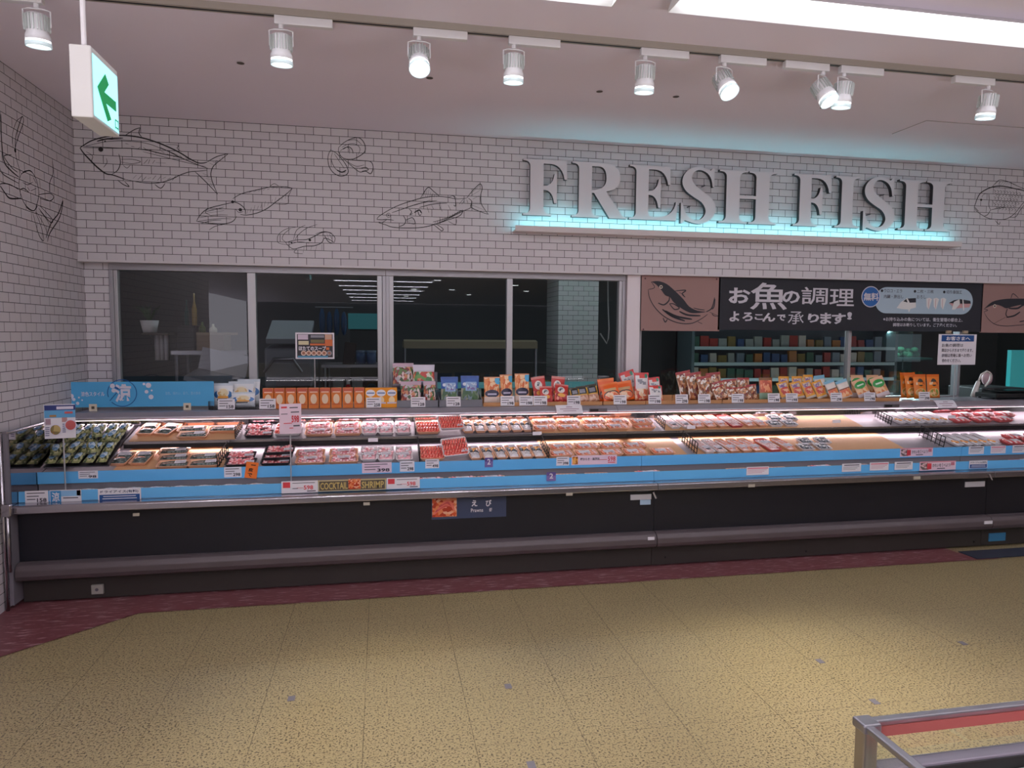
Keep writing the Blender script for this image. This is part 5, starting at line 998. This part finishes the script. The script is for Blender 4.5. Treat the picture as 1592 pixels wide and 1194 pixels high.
bags('red', 'snack_bag', 'glossy red bag in the kraft tray', 'from the dark ovals', [(842, 24, 40, 5.58, dict(roll=-.15)), (865, 24, 40, 5.60, dict(roll=.1)), (850, 22, 28, 5.50, dict(lean=-.35)), (872, 24, 30, 5.51, dict(lean=-.4, roll=.15))], 'glossy red bags')
bags('yellow_black', 'snack_bag', 'small yellow and black bag', 'from the red bags', [(896, 17, 24, 5.52, dict(lean=-.3, roll=-.12)), (908, 19, 26, 5.54, dict(lean=-.3, roll=-.12)), (924, 20, 28, 5.56, dict(lean=-.3, roll=-.15))], 'small yellow and black bags')
bags('orange', 'snack_bag', 'bright orange bag', 'from the yellow and black bags', [(945, 30, 36, 5.60, dict(roll=-.1)), (953, 32, 30, 5.50, dict(lean=-.35, roll=-.2)), (974, 32, 32, 5.56, dict(lean=-.3, roll=-.15))], 'bright orange bags')
bags('red_white', 'snack_bag', 'red and white bag', 'from the bright orange bags', [(986, 28, 46, 5.66, dict(roll=-.3)), (998, 27, 45, 5.575, dict(lift=.01)), (1020, 22, 38, 5.60, dict(roll=-.1)), (1021, 26, 28, 5.495, dict(lean=-.35))], 'red and white bags')
bags('brown', 'snack_bag', 'tall brown speckled bag', 'from the half empty tray', [(1070, 28, 46, 5.64, dict(roll=-.2)), (1084, 30, 45, 5.58, dict(roll=-.15)), (1099, 28, 40, 5.54, dict(roll=-.12)), (1113, 28, 44, 5.66, dict(roll=-.1))], 'tall brown bags')
bags('brown', 'stew_bag', 'low brown speckled bag', 'from the tall brown bags', [(1120, 26, 30, 5.56, dict(roll=-.2)), (1124, 24, 24, 5.49, dict(roll=-.3, lean=-.4)), (1138, 26, 34, 5.60, dict(roll=-.1)), (1141, 22, 24, 5.485, dict(lean=-.4)), (1156, 24, 36, 5.66), (1160, 24, 24, 5.49, dict(roll=-.1, lean=-.4)), (1170, 20, 26, 5.56, dict(roll=-.1))], 'low brown bags')
bag('brown_green', 'stew_bag', 1191, 625, 27, 38, 5.56, 'single brown and green bag standing alone past the low brown ones', 'single bags')
bags('yellow', 'snack_bag', 'yellow and red bag', 'from the single brown and green bag', [(1219, 21, 38, 5.66), (1240, 22, 38, 5.67), (1257, 20, 40, 5.69), (1224, 22, 30, 5.54, dict(roll=-.25, lean=-.3)), (1243, 22, 31, 5.54, dict(roll=-.2, lean=-.3)), (1262, 20, 31, 5.55, dict(roll=-.3, lean=-.3)), (1279, 20, 31, 5.55, dict(roll=-.3, lean=-.3))], 'yellow and red bags')
bags('white_orange', 'snack_bag', 'cream bag with orange pieces', 'from the yellow and red bags', [(1277, 22, 38, 5.69, dict(roll=-.1)), (1299, 21, 32, 5.54, dict(roll=-.3, lean=-.3)), (1318, 24, 32, 5.54, dict(roll=-.3, lean=-.3))], 'cream bags')
bags('green', 'snack_bag', 'peach bag with a green oval', 'from the cream bags', [(1333, 26, 39, 5.69), (1357, 26, 39, 5.70), (1345, 26, 32, 5.55, dict(roll=-.35, lean=-.3)), (1374, 28, 36, 5.56, dict(roll=-.3, lean=-.3))], 'green oval bags')
bags('orange2', 'snack_bag', 'big orange bag standing free on the canopy', 'from the green oval bags', [(1408, 22, 44, 5.64), (1418, 24, 44, 5.58, dict(roll=-.1)), (1431, 28, 43, 5.53, dict(lean=-.15)), (1451, 28, 42, 5.57)], 'big orange bags')
# ------------------------------------------------------------------ cards, tags and signs
def card(px, py, wpx, hpx, y, label, mt=PAPER, name='price_tag', cat='price tag', group='white price tags', lean=0.0, price=None, pcol=None, lines=3, z=None, yaw=0.0):
    q = onY(px, py, y); w = wpx * y / 1050; h = hpx * y / 1050; r0 = (PI / 2 + lean, 0, yaw)
    o = MB().box(-w / 2, w / 2, -h / 2, h / 2, -.0015, 0).build(name, mt, None, (q.x, y, z if z is not None else q.z), r0); tag(o, label, cat, group)
    mb = MB()
    for i in range(lines): mb.rect(-w * .42, w * (.36, .10, -.05)[i % 3], h * (.32 - .24 * i) - h * .035, h * (.32 - .24 * i) + h * .035, .0012)
    if lines: mb.build('small_print', GREY_INK, o)
    if price: letter(o, price, pcol or mat('price_ink', '#3a3540', .6), w * .22, -h * .24, w * .42, h * .32, .0015, .03)
    return o
for i, (px, py, pr, lb) in enumerate([(352, 632, '158', 'below the white and blue bags'), (416, 631, '158', 'at the start of the orange cartons'), (581, 628, '258', 'below the yellow cartons'), (650, 627, '128', 'below the vegetable bags'), (705, 625, '128', 'below the blue bags'), (789, 626, '198', 'below the middle dark oval bag'), (818, 626, '198', 'below the last dark oval bag'), (840, 626, '198', 'below the red bags'), (892, 625, '198', 'below the yellow and black bags'), (964, 624, '198', 'below the bright orange bags'), (1018, 623, '198', 'below the red and white bags'), (1060, 620, '298', 'on the half empty card tray'), (1095, 619, '198', 'below the tall brown bags'), (1147, 623, '198', 'below the low brown bags'), (1203, 623, '198', 'below the single brown and green bag'), (1231, 623, '198', 'below the first yellow and red bags'), (1300, 623, '298', 'below the cream bags'), (1352, 622, '198', 'below the green oval bags'), (1437, 621, '398', 'below the big orange bags')]):
    card(px, py - 1, 22 if px > 500 else 23, 15, 5.452, 'small white price tag ' + lb, price=pr, z=LZ + .042, lean=-.12)
L2Y, L1Y = 4.829, 4.584
for px, py, w, h, y, mt, lb, pr in [(34, 738, 24, 14, L2Y, PAPER, 'white tag mirrored end of the second strip, by the end panel', '158'), (137, 738, 25, 11, L2Y, PAPER, 'white tag on the second strip under the green packs', '98'), (362, 734, 24, 15, L2Y, PAPER, 'white tag on the second strip beside the orange slip', '298'), (633, 725, 22, 16, L2Y, PAPER, 'white tag on the second strip after the long pink card', '298'), (672, 721, 21, 14, L2Y, PAPER, 'white tag on the second strip under the red prawn tray', '498'), (875, 717, 21, 14, L2Y, PAPER, 'white tag on the second strip before the fillet card', '398'),
                             (57, 773, 29, 18, L1Y, PAPER, 'white tag at the start of the front strip', '158')]:
    if px == 34: continue
    card(px, py, w, h, y, lb, mt, price=pr)
card(586, 727, 44, 16, L2Y, 'long pink price card on the second strip below the shrimp packs', PAPER_PINK, price='398')
def info(px, py, w, h, y, label, parts, mt=PAPER, name='info_card'):
    o = card(px, py, w, h, y, label, mt, name, 'info card', 'printed cards on the blue strips', lines=0); W_, H_ = w * y / 1050, h * y / 1050
    for p in parts:
        if p[0] == 'r': MB().rect(p[1] * W_, p[2] * W_, p[3] * H_, p[4] * H_, .001 + p[6] * .0004 if len(p) > 6 else .001).build('printed_field', p[5], o)
        else: letter(o, p[1], p[2], p[3] * W_, p[4] * H_, p[5] * W_, p[6] * H_, .0022, .02)
    return o
RED = mat('red_print', '#d8404a', .5); SKYB = mat('sky_print', '#3f8fc8', .5); PHOTO1 = flat_pack_mat('print_prawn_photo', '#d0543a', [(.5, .5, 2, 2, ['#d85a34', '#e88a5a', '#b8402c', '#f0b090'], 7)]); GOLDP = mat('gold_print', '#c9b06a', .5); OLIVE = mat('olive_print', '#5a5044', .5)
info(102, 772, 40, 19, L1Y, 'blue and white card for the cool food theme on the front strip', [('r', -.48, -.14, -.45, .45, SKYB), ('r', -.14, .48, .02, .45, mat('sky_print_light', '#8fbfe4', .5)), ('t', '涼', PAPER, -.31, 0, .24, .7), ('r', -.08, .40, -.14, -.06, GREY_INK), ('r', .36, .48, .05, .45, RED)])
DRY = [('r', -.47, .47, -.45, .03, BLUE_INK), ('t', 'ドライアイス(有料)', mat('dry_ink', '#2a3a60', .5), 0, .25, .88, .26), ('r', -.38, .38, -.14, -.08, PAPER, 1), ('r', -.40, .40, -.32, -.26, PAPER, 1)]
info(186, 769, 56, 18, L1Y, 'white and blue dry ice notice on the front strip near the brick wall', DRY)
P598 = [('r', -.46, -.26, -.05, .42, RED), ('t', '598', RED, .24, -.06, .26, .36), ('r', -.2, .42, .30, .35, GREY_INK), ('r', -.08, .10, -.10, -.07, RED), ('r', .2, .44, -.40, -.32, GREY_INK), ('r', -.2, -.05, -.15, -.10, GREY_INK)]
info(466, 757, 52, 18, L1Y, 'white price card with red digits before the shrimp banner card', P598); info(627, 751, 50, 17, L1Y, 'white price card with red digits after the shrimp banner card', P598)
info(548, 754, 100, 17, L1Y, 'tan shrimp cocktail banner card on the front strip', [('r', -.485, .48, -.42, .40, OLIVE), ('t', 'COCKTAIL', GOLDP, -.27, -.02, .40, .62), ('t', 'SHRIMP', GOLDP, .30, -.02, .33, .62), ('r', -.06, .12, -.35, .55, PHOTO1, 2)], mat('card_tan', '#c4b284', .5))
info(924, 715, 76, 15, L2Y, 'pink card with a food photo and red digits on the second strip', [('r', -.48, -.36, -.42, .42, flat_pack_mat('print_stew_photo', '#c07a34', [(.5, .5, 2, 2, ['#d88a34', '#8a4a24', '#f0b060'], 5)])), ('t', '598', RED, .38, .08, .17, .52), ('t', '鯖ひらき・無添加', GREY_INK, -.10, .12, .42, .30), ('r', .10, .28, -.02, .03, RED), ('r', .30, .46, -.36, -.26, RED)], PAPER_PINK)
KAREI = [('r', -.48, -.22, -.42, .38, flat_pack_mat('print_flatfish', '#d8b0b0', [(.5, .5, 2, 2, ['#e4c4c4', '#c89a9a', '#7a6a6a'], 4)])), ('r', -.30, -.18, -.35, .30, RED, 2), ('t', 'かれいを食べよう!', GREY_INK, .10, .06, .50, .42), ('r', -.5, .5, .40, .50, mat('pink_print', '#e08a9a', .5)), ('r', .36, .46, .0, .36, mat('rose_print', '#c8788a', .5), 1), ('r', -.02, .2, -.36, -.26, GREY_INK)]
info(1425, 703, 66, 15, L2Y, 'pink flatfish card on the second strip under the bare liner', KAREI, PAPER_PINK); info(1458, 724, 74, 16, L1Y, 'pink flatfish card on the front strip beside the dry ice notice', KAREI, PAPER_PINK)
info(1521, 722, 38, 14, L1Y, 'white and blue dry ice notice on the front strip near its joint', DRY)
NOTE_G = [('r', -.40, .40, .26, .38, GREY_INK)] + [('r', -.44, .40 - .1 * i, .08 - i * .16, .12 - i * .16, GREY_INK) for i in range(3)]
NOTE_R = [('r', -.46, .46, .24, .40, mat('pink_print', '#e08a9a', .5))] + [('r', -.44, .40 - .1 * i, .08 - i * .16, .12 - i * .16, mat('rose_print', '#c8788a', .5)) for i in range(3)]
info(1178, 732, 41, 14, L1Y, 'small notice with a red heading, alone on the middle front strip', NOTE_R); info(1324, 727, 37, 14, L1Y, 'small notice with a dark heading, first of three on the front strip', NOTE_G); info(1367, 725, 37, 14, L1Y, 'small notice with a red heading, second of three on the front strip', NOTE_R); info(1405, 724, 36, 14, L1Y, 'small notice with a dark heading, third of three on the front strip', NOTE_G)
info(1518, 700, 32, 14, L2Y, 'small notice with a dark heading on the second strip by the divider', NOTE_G); info(1552, 699, 32, 14, L2Y, 'small notice with a pink heading on the second strip', NOTE_R); info(1585, 698, 30, 14, L2Y, 'small notice with a dark heading cut by the photo edge', NOTE_G)
PURP = [('r', -.5, .5, .1, .5, mat('violet_print', '#5a4a8a', .5)), ('t', '2', PAPER, .0, .08, .4, .6)]
info(760, 719, 13, 15, L2Y, 'small violet sticker card on the second strip', PURP, mat('violet_card', '#7a6aa8', .5)); info(857, 741, 15, 14, L1Y, 'small violet sticker card on the front strip', PURP, mat('violet_card', '#7a6aa8', .5))
o = card(391, 731, 17, 24, 4.822, 'bright orange hand-written slip hanging on the second strip', mat('slip_orange', '#f0782a', .5), 'orange_slip', 'slip', None, lines=0, yaw=0); o.rotation_euler = (PI / 2, .15, 0)
for i, s in enumerate('一度で'): letter(o, s, BLACK, (.008, -.004, -.006)[i], .036 - .034 * i, .030, .024 if i else .006, .0012, .03)
for px, py, w, h, lb in [(885, 639, 43, 16, 'curled white notice on the canopy edge below the yellow bags'), (1470, 637, 40, 17, 'curled white notice on the canopy edge below the big orange bags')]:
    q = onY(px, py, 5.37); W_ = w * 5.37 / 1050; mb = MB(); pr = [(0, .0), (-.012, -.03), (-.016, -.06), (-.013, -.088)]
    mb.prism([(y - 0.0, z) for y, z in pr] + [(y - .001, z) for y, z in pr[::-1]], -W_ / 2, W_ / 2); o = mb.build('paper_notice', PAPER, None, (q.x, 5.405, 1.096)); o.rotation_euler = (-.60, 0, 0); tag(o, lb, 'notice', 'curled white notices')
    m2 = MB()
    for k in range(3): m2.add([(-W_ * (.12, .36, .25)[k], -.0160 - .0004 * k, -.024 - .018 * k), (W_ * (.12, .36, .25)[k], -.0160 - .0004 * k, -.024 - .018 * k), (W_ * (.12, .36, .25)[k], -.0168 - .0004 * k, -.029 - .018 * k), (-W_ * (.12, .36, .25)[k], -.0168 - .0004 * k, -.029 - .018 * k)], [(0, 1, 2, 3)])
    m2.build('small_print', mat('mauve_ink', '#8a4a6a', .6), o)
for px, lb in ((929, 'small grey label holder on the canopy edge after the curled notice'), (1384, 'small grey label holder on the canopy edge below the green bags')):
    q = onY(px, 636, 5.38); o = MB().box(-.075, .075, -.008, .0, -.014, .014).build('label_holder', STEEL, None, (q.x, 5.366, 1.056)); tag(o, lb, 'label holder', 'label holders'); MB().box(-.07, .0, -.0095, -.008, -.008, .008).build('dark_label', BLACK, o)
# blue banner board on two card feet
bb, wB, hB, LB = board('banner_board', 106, 594, 333, 631, 5.50, .006, mat('banner_blue', '#55aee2', .45), 'long sky blue summer banner board standing on the canopy by the wall', 'banner')
DKB = mat('banner_deep_blue', '#1a5aa0', .5); PAPW = mat('banner_pale', '#e4e0f0', .5); TEAL = mat('banner_teal', '#3793b4', .45)
put(bb, LB, '涼色スタイル', PAPW, 126, 609, 163, 616, .02); put(bb, LB, '涼', PAPW, 178, 597, 205, 625, .03)
mb = MB(); c0 = LB(190, 611); mb.ribbon([(c0[0] + .098 * math.cos(t), c0[1] + .098 * math.sin(t)) for t in [-2.4 + 2 * PI * .93 * i / 20 for i in range(21)]], .006, .002, 0, False)
mb.ribbon([LB(178, 598), LB(183, 604), LB(204, 601)], .014, .0025).ribbon([LB(182, 610), LB(171, 623)], .014, .0025); mb.build('brush_circle', DKB, bb)
mb = MB()
for x, y, r in [(175, 600, .018), (177, 607, .016), (191, 599, .010), (111, 616, .018), (115, 621, .012), (121, 627, .012), (123, 618, .007), (231, 599, .020), (228, 609, .014), (235, 617, .018), (224, 597, .010), (236, 607, .007), (128, 622, .006)]: q = LB(x, y); mb.disc(q[0], q[1], r, None, .003, 0, 8)
mb.build('white_flowers', PAPW, bb); put(bb, LB, '涼色、味わい、彩り、夏の食卓', mat('banner_pale2', '#9cc4e4', .5), 257, 609, 312, 613.5)
for px, lb in ((146, 'small square card foot under the blue banner, nearer the brick wall'), (292, 'small square card foot under the blue banner, nearer the bags')):
    q = onY(px, 634, 5.47); o = MB().box(-.026, .026, -.002, .002, -.026, .026).build('standing_card', mat('card_cream', '#e0d4c0', .5), None, (q.x, 5.455, LZ + .028)); tag(o, lb, 'card', 'card feet of the banner'); MB().box(-.01, .01, -.003, -.002, -.01, .01).build('printed_square', OLIVE, o); MB().box(-.008, .008, .002, .06, -.026, -.022).build('clip', CLEAR, o)
# sign cards on poles
def pole_sign(px0, py0, px1, py1, y, base_z, label, border, face, pole_px=None):
    a, b = onY(px0, py0, y), onY(px1, py1, y); cx, cz = (a.x + b.x) / 2, (a.z + b.z) / 2; w, h = b.x - a.x, a.z - b.z
    r = empty('pole_sign', (cx, y, base_z)); tag(r, label, 'sign', 'signs on thin poles')
    pl = MB().box(-w / 2, w / 2, -h / 2, h / 2, -.004, 0).build('sign_plate', border, r, (0, 0, cz - base_z), WALL_ROT)
    px_ = (onY(pole_px, py1, y).x - cx) if pole_px else 0
    MB().tube([(px_, .006, 0), (px_, .006, cz - base_z)], .0045, 8).build('pole', mat('pole_grey', '#b5b3b6', .4, .3), r); MB().lathe([(.028, 0), (.028, .006), (.001, .006)], 14, c=(px_, .006, 0)).build('foot', CLEAR, r)
    if face: MB().rect(-w / 2 + .012, w / 2 - .012, -h / 2 + .012, h / 2 - .012, .001).build('printed_face', face, pl)
    return r, pl, w, h, (lambda px, py: (onY(px, py, y).x - cx, onY(px, py, y).z - cz))
r, pl, w, h, LS = pole_sign(459, 517, 520, 558, 5.62, LZ, 'dark scallop soup sign on a thin pole before the second pane', PAPER, mat('sign_dark', '#37343a', .5), 489)
put(pl, LS, 'ほたてのスープ', PAPER, 464.5, 538, 507, 545, .03)
mb = MB()
for i in range(6): q = LS(472 + i * 8, 549); mb.disc(q[0], q[1], .020, .020, .002, 0 if i < 5 else 2, 16).disc(q[0], q[1], .012, .012, .003, 1, 12)
for (x0, y0, x1, y1, k) in [(463, 520, 479, 528, 3), (464, 530, 480, 536, 4), (483, 521, 504, 525, 2), (483, 528, 504, 533, 5), (482, 534, 506, 537, 6), (505, 520, 516, 528, 7), (505, 528, 517, 538, 6), (463, 553, 510, 556, 8), (507, 540, 512, 544, 6)]:
    a, b = LS(x0, y0), LS(x1, y1); mb.rect(a[0], b[0], b[1], a[1], .0025, k)
mb.build('printed_pictures', [mat('soup_ring', '#e4c4b0', .5), mat('soup_bowl', '#a8705a', .5), mat('soup_pale', '#8f8f98', .5), mat('soup_lilac', '#d9c8d8', .5), mat('soup_cream', '#d8cfa8', .5), mat('soup_olive', '#7a7048', .5), mat('soup_orange', '#d8703a', .5), mat('soup_peach', '#d0a48c', .5), mat('soup_teal', '#5a98b8', .5)], pl)
r, pl, w, h, LS = pole_sign(1460, 519.5, 1516, 567, 5.50, LZ, 'white customer notice with a blue heading on a pole before the counter', PAPER, None, 1486)
a, b = LS(1464, 521), LS(1514, 531); MB().rect(a[0], b[0], b[1], a[1], .001).build('blue_heading', BLUE_INK, pl)
put(pl, LS, 'お客さまへ', PAPER, 1471, 523, 1508, 529.5, .03)
for i, (s, x1) in enumerate([('お魚の調理は', 1497), ('開店から夕方まで承ります。', 1512), ('詳細は売場係員へお問い', 1510), ('合わせください。', 1493)]): put(pl, LS, s, GREY_INK, 1464, 534 + i * 7.9, x1, 539.5 + i * 7.9, .012)
mb = MB()
for x in (1475, 1501): q = LS(x, 516); mb.box(q[0] - .022, q[0] + .022, q[1] - .015, q[1] + .012, -.012, .008)
mb.build('clip', mat('clip_tan', '#a8957c', .5), pl)
r, pl, w, h, LS = pole_sign(434, 628, 469, 674, 4.785, .6395, 'pink price sign with red digits on a tall pole before the cartons', PAPER_PINK, None, 451.5)
r.rotation_euler = (0, 0, .25)
put(pl, LS, '598', RED, 453, 646, 465, 657, .03); mb = MB()
for (x0, y0, x1, y1, k) in [(437, 632, 446, 634.5, 0), (450, 633, 463, 634.5, 1), (452, 640, 465, 641.5, 1), (437, 643, 447, 644, 1), (441, 657.5, 454, 658.5, 0), (456, 661, 466, 663, 1), (450, 665, 456, 666, 0)]: a, b = LS(x0, y0), LS(x1, y1); mb.rect(a[0], b[0], b[1], a[1], .001, k)
mb.build('small_print', [RED, GREY_INK], pl)
r, pl, w, h, LS = pole_sign(69, 629, 117, 681, 4.785, .6395, 'recipe card with food photos on a clear pole beside the mirror panel', PAPER, None, 98)
r.rotation_euler = (0, 0, .20); mb = MB()
for (x0, y0, x1, y1, k) in [(70, 630, 116, 638, 0), (70, 638, 116, 649, 1), (88, 632, 113, 636, 2), (100, 640, 112, 643, 3), (78, 645, 88, 648, 4), (72, 651, 80, 660, 5), (96, 649, 104, 656, 6)]: a, b = LS(x0, y0), LS(x1, y1); mb.rect(a[0], b[0], b[1], a[1], .001 + .0004 * k, k)
for x, y, k in ((87, 668, 7), (109, 661, 8)): q = LS(x, y); mb.disc(q[0], q[1], .033, .036, .004, 2, 18).disc(q[0], q[1], .028, .031, .005, k, 18)
for i in range(5): a, b = LS(72, 664 + i * 3), LS(78, 665 + i * 3); mb.rect(a[0], b[0], b[1], a[1], .003, 0); a, b = LS(97, 659 + i * 3), LS(102, 660 + i * 3); mb.rect(a[0], b[0], b[1], a[1], .003, 0)
mb.build('printed_pictures', [mat('rc_indigo', '#2f3a78', .5), mat('rc_sky', '#5ea2d0', .5), mat('rc_white', '#e0d8e8', .5), mat('rc_red', '#cf5a5a', .5), mat('rc_ochre', '#b0804a', .5), mat('rc_mauve', '#a88a98', .5), mat('rc_rose', '#b88a8a', .5), flat_pack_mat('rc_noodles', '#8a7a50', [(.5, .5, 2, 2, ['#8a7a50', '#c0a870', '#5a4a34', '#a06a44'], 6)]), mat('rc_tomato', '#c05a58', .5)], pl)
# the prawn sign on the dark front, scale and cable on the counter end
pn, wP, hP, LP = board('category_sign', 671, 774.5, 787, 803, 4.5705, .004, mat('category_navy', '#3c4660', .4), 'small navy category sign with a prawn photo on the dark front panel', 'sign')
a, b = LP(672, 773), LP(710, 803); MB().rect(a[0], b[0], b[1] + .002, a[1] - .002, .001).build('prawn_photo', PHOTO1, pn)
mb = MB()
for i in range(5): q0, q1, q2 = LP(674 + i * 3, 800 - i * 4), LP(686 + i * 3, 790 - i * 3), LP(706, 782 + i * 3); mb.ribbon([q0, q1, q2], .016, .0016 + i * .0002, i % 2)
mb.build('prawn_print', [mat('prawn_print_a', '#e2705a', .5), mat('prawn_print_b', '#c9484a', .5)], pn)
put(pn, LP, 'え', PAPER, 733, 777.5, 742, 787, .03); put(pn, LP, 'び', PAPER, 755, 777, 764, 787, .03); put(pn, LP, 'Prawns', PAPER, 732, 790.5, 751, 795.5, .01); put(pn, LP, '虾', PAPER, 760.5, 789.5, 765, 795, .01)
sc = empty('kitchen_scale', onY(1565, 618, 5.55)); sc.location.z = LZ; tag(sc, 'low black weighing scale on the canopy before the dark doorway', 'scale')
MB().box(-.21, .30, -.09, .15, .012, .055).build('scale_body', BLACK, sc, bevel=.008); MB().box(-.12, .30, -.05, .14, .062, .080).build('weighing_plate', mat('scale_plate', '#1d1e20', .25, .3), sc, bevel=.006)
MB().box(.10, .27, -.093, -.09, .020, .045).build('display', mat('scale_display', '#33302c', .2), sc)
for x in (-.18, .27):
    for y in (-.06, .12): MB().lathe([(.012, 0), (.012, .014), (.001, .014)], 8, c=(x, y, 0)).build('foot', BLACK, sc)
cb = MB(); cb.tube([(-.02, 0, .0), (.0, 0, .06), (.03, 0, .15)], [.026, .026, .018], 8); o = cb.build('handset', mat('handset_white', '#d9cfc9', .45), None, (onY(1536, 600, 5.62).x, 5.76, LZ), sm=True); tag(o, 'white handset with a looped cable standing behind the black scale', 'handset')
MB().tube([(.03, 0, .15), (.06, 0, .22), (.12, 0, .25), (.17, 0, .22), (.16, 0, .16), (.11, 0, .10)], .009, 8).build('looped_cable', o.data.materials[0], o, sm=True)
# ------------------------------------------------------------------ the island freezer in front of the camera
FZ = .93
c0 = onZ(1329, 1116, FZ); FX, FY = c0.x, c0.y
fz = empty('island_freezer', (FX, FY, 0)); tag(fz, 'glass-walled island freezer with steel rim, only its near corner in the photo', 'freezer')
FRM = mat('freezer_rim', '#a3a2a8', .28, .9); LN, WD = 1.9, .85
MB().box(.0, LN, -.018, 0, FZ - .012, FZ).box(0, .018, -WD, -.018, FZ - .012, FZ).box(.018, LN, -WD, -WD + .018, FZ - .012, FZ).build('top_rim', FRM, fz, bevel=.003)
MB().box(.03, LN, -.019, -.015, FZ - .032, FZ - .012).build('rim_inner_strip', mat('rim_reflection_rose', '#b0605a', .35), fz)  # rose colour paints the pink reflection under the rim
MB().box(0, .030, -.030, 0, .70, FZ - .012).build('corner_post', mat('post_champagne', '#a89f90', .30, .8), fz, bevel=.004); MB().box(-.004, .034, -.034, .004, FZ - .016, FZ + .003).build('corner_cap', FRM, fz, bevel=.004)
FG = glass_mat('freezer_glass', .08, (.93, .96, .94, 1))
MB().quad((.030, -.010, .84), (LN, -.010, .84), (LN, -.010, FZ - .014), (.030, -.010, FZ - .014)).build('back_glass', FG, fz); MB().quad((.010, -.030, .80), (.010, -WD, .80), (.010, -WD, FZ - .014), (.010, -.030, FZ - .014)).build('side_glass', FG, fz)
MB().box(.032, LN, -.036, -.002, .815, .842).build('inner_rail', mat('freezer_inner_rail', '#857f8a', .35, .4), fz, bevel=.004); MB().box(.032, LN, -.040, -.036, .795, .838).build('dark_gasket', BLACK, fz)
MB().box(.04, LN, -.075, -.042, .70, .815).box(.02, .05, -WD, -.075, .70, .80).build('basin_edge', mat('basin_pale', '#b9c2bd', .4), fz)
MB().box(.05, LN, -WD, -.076, .70, .745).build('basin_floor', mat('basin_pale', '#b9c2bd', .4), fz); MB().box(.02, LN, -WD, -.004, .06, .70).build('lower_body', mat('freezer_body', '#77757b', .45), fz)
MB().box(-.06, LN, -.0, .03, .72, .80).box(-.06, .015, -WD, -.0, .72, .80).build('bumper', mat('freezer_bumper', '#5d5a66', .4), fz, bevel=.02)
rm_ = pillow(.20, .14, .05, 9).mesh('meat_pack', flat_pack_mat('meat_pack_film', '#b03a44', [(.5, .5, 2, 2, ['#b8404a', '#d06a6a', '#8a2a34', '#e0a09a'], 4)]), True)
for i in range(7):
    for j in range(2):
        o = place(rm_, 'meat_pack', None, (FX + .26 + i * .215, FY - .155 - j * .16, .755), (0, 0, .1 * ((i + j) % 3 - 1))); tag(o, 'red frozen meat pack inside the island freezer, %s in the %s row' % (ORD[i], ['back', 'front'][j]), 'meat pack', 'red packs in the freezer')
# open freezers added behind the camera to carry uplights that brighten the ceiling
for k, (x, y) in enumerate([(-1.6, -.95), (2.9, -.95)]):
    r = empty('uplight_freezer', (x, y, 0)); tag(r, 'added open freezer behind the camera, holding a ceiling uplight, %s of two' % ORD[k], 'freezer', 'added freezers behind the camera')
    MB().box(-2, 2, -.5, .5, 0, .45).box(-2, 2, -.5, -.42, .45, .85).box(-2, 2, .42, .5, .45, .85).box(-2, -1.92, -.42, .42, .45, .85).box(1.92, 2, -.42, .42, .45, .85).build('freezer_body', mat('freezer_body', '#77757b', .45), r)
    lamp('AREA', 'ceiling_uplight', (x, y, .80), CEIL_UPLIGHT, (1.0, .93, .97), (PI, 0, 0), shape='RECTANGLE', size=3.7, size_y=.75)  # added area light aimed up at the ceiling
for k, (px, py, lb) in enumerate([(453, 1086, 'small grey tape square on the floor in front of the prawn trays'), (790, 1067, 'small grey tape square on the floor below the prawn category sign'), (826, 1189, 'small grey tape square on the floor at the photo bottom edge'), (1275, 1028, 'small grey tape square on the floor inside the brightest light pool'), (1360, 1091, 'small grey tape square on the floor just behind the freezer corner'), (1497, 1000, 'small grey tape square on the floor nearest the navy mat')]):
    tag(MB().box(-.016, .016, -.022, .022, 0, .001).build('tape_square', mat('tape_grey', '#77737c', .5), None, onZ(px, py, .0005)), lb, 'tape', 'tape squares on the floor')
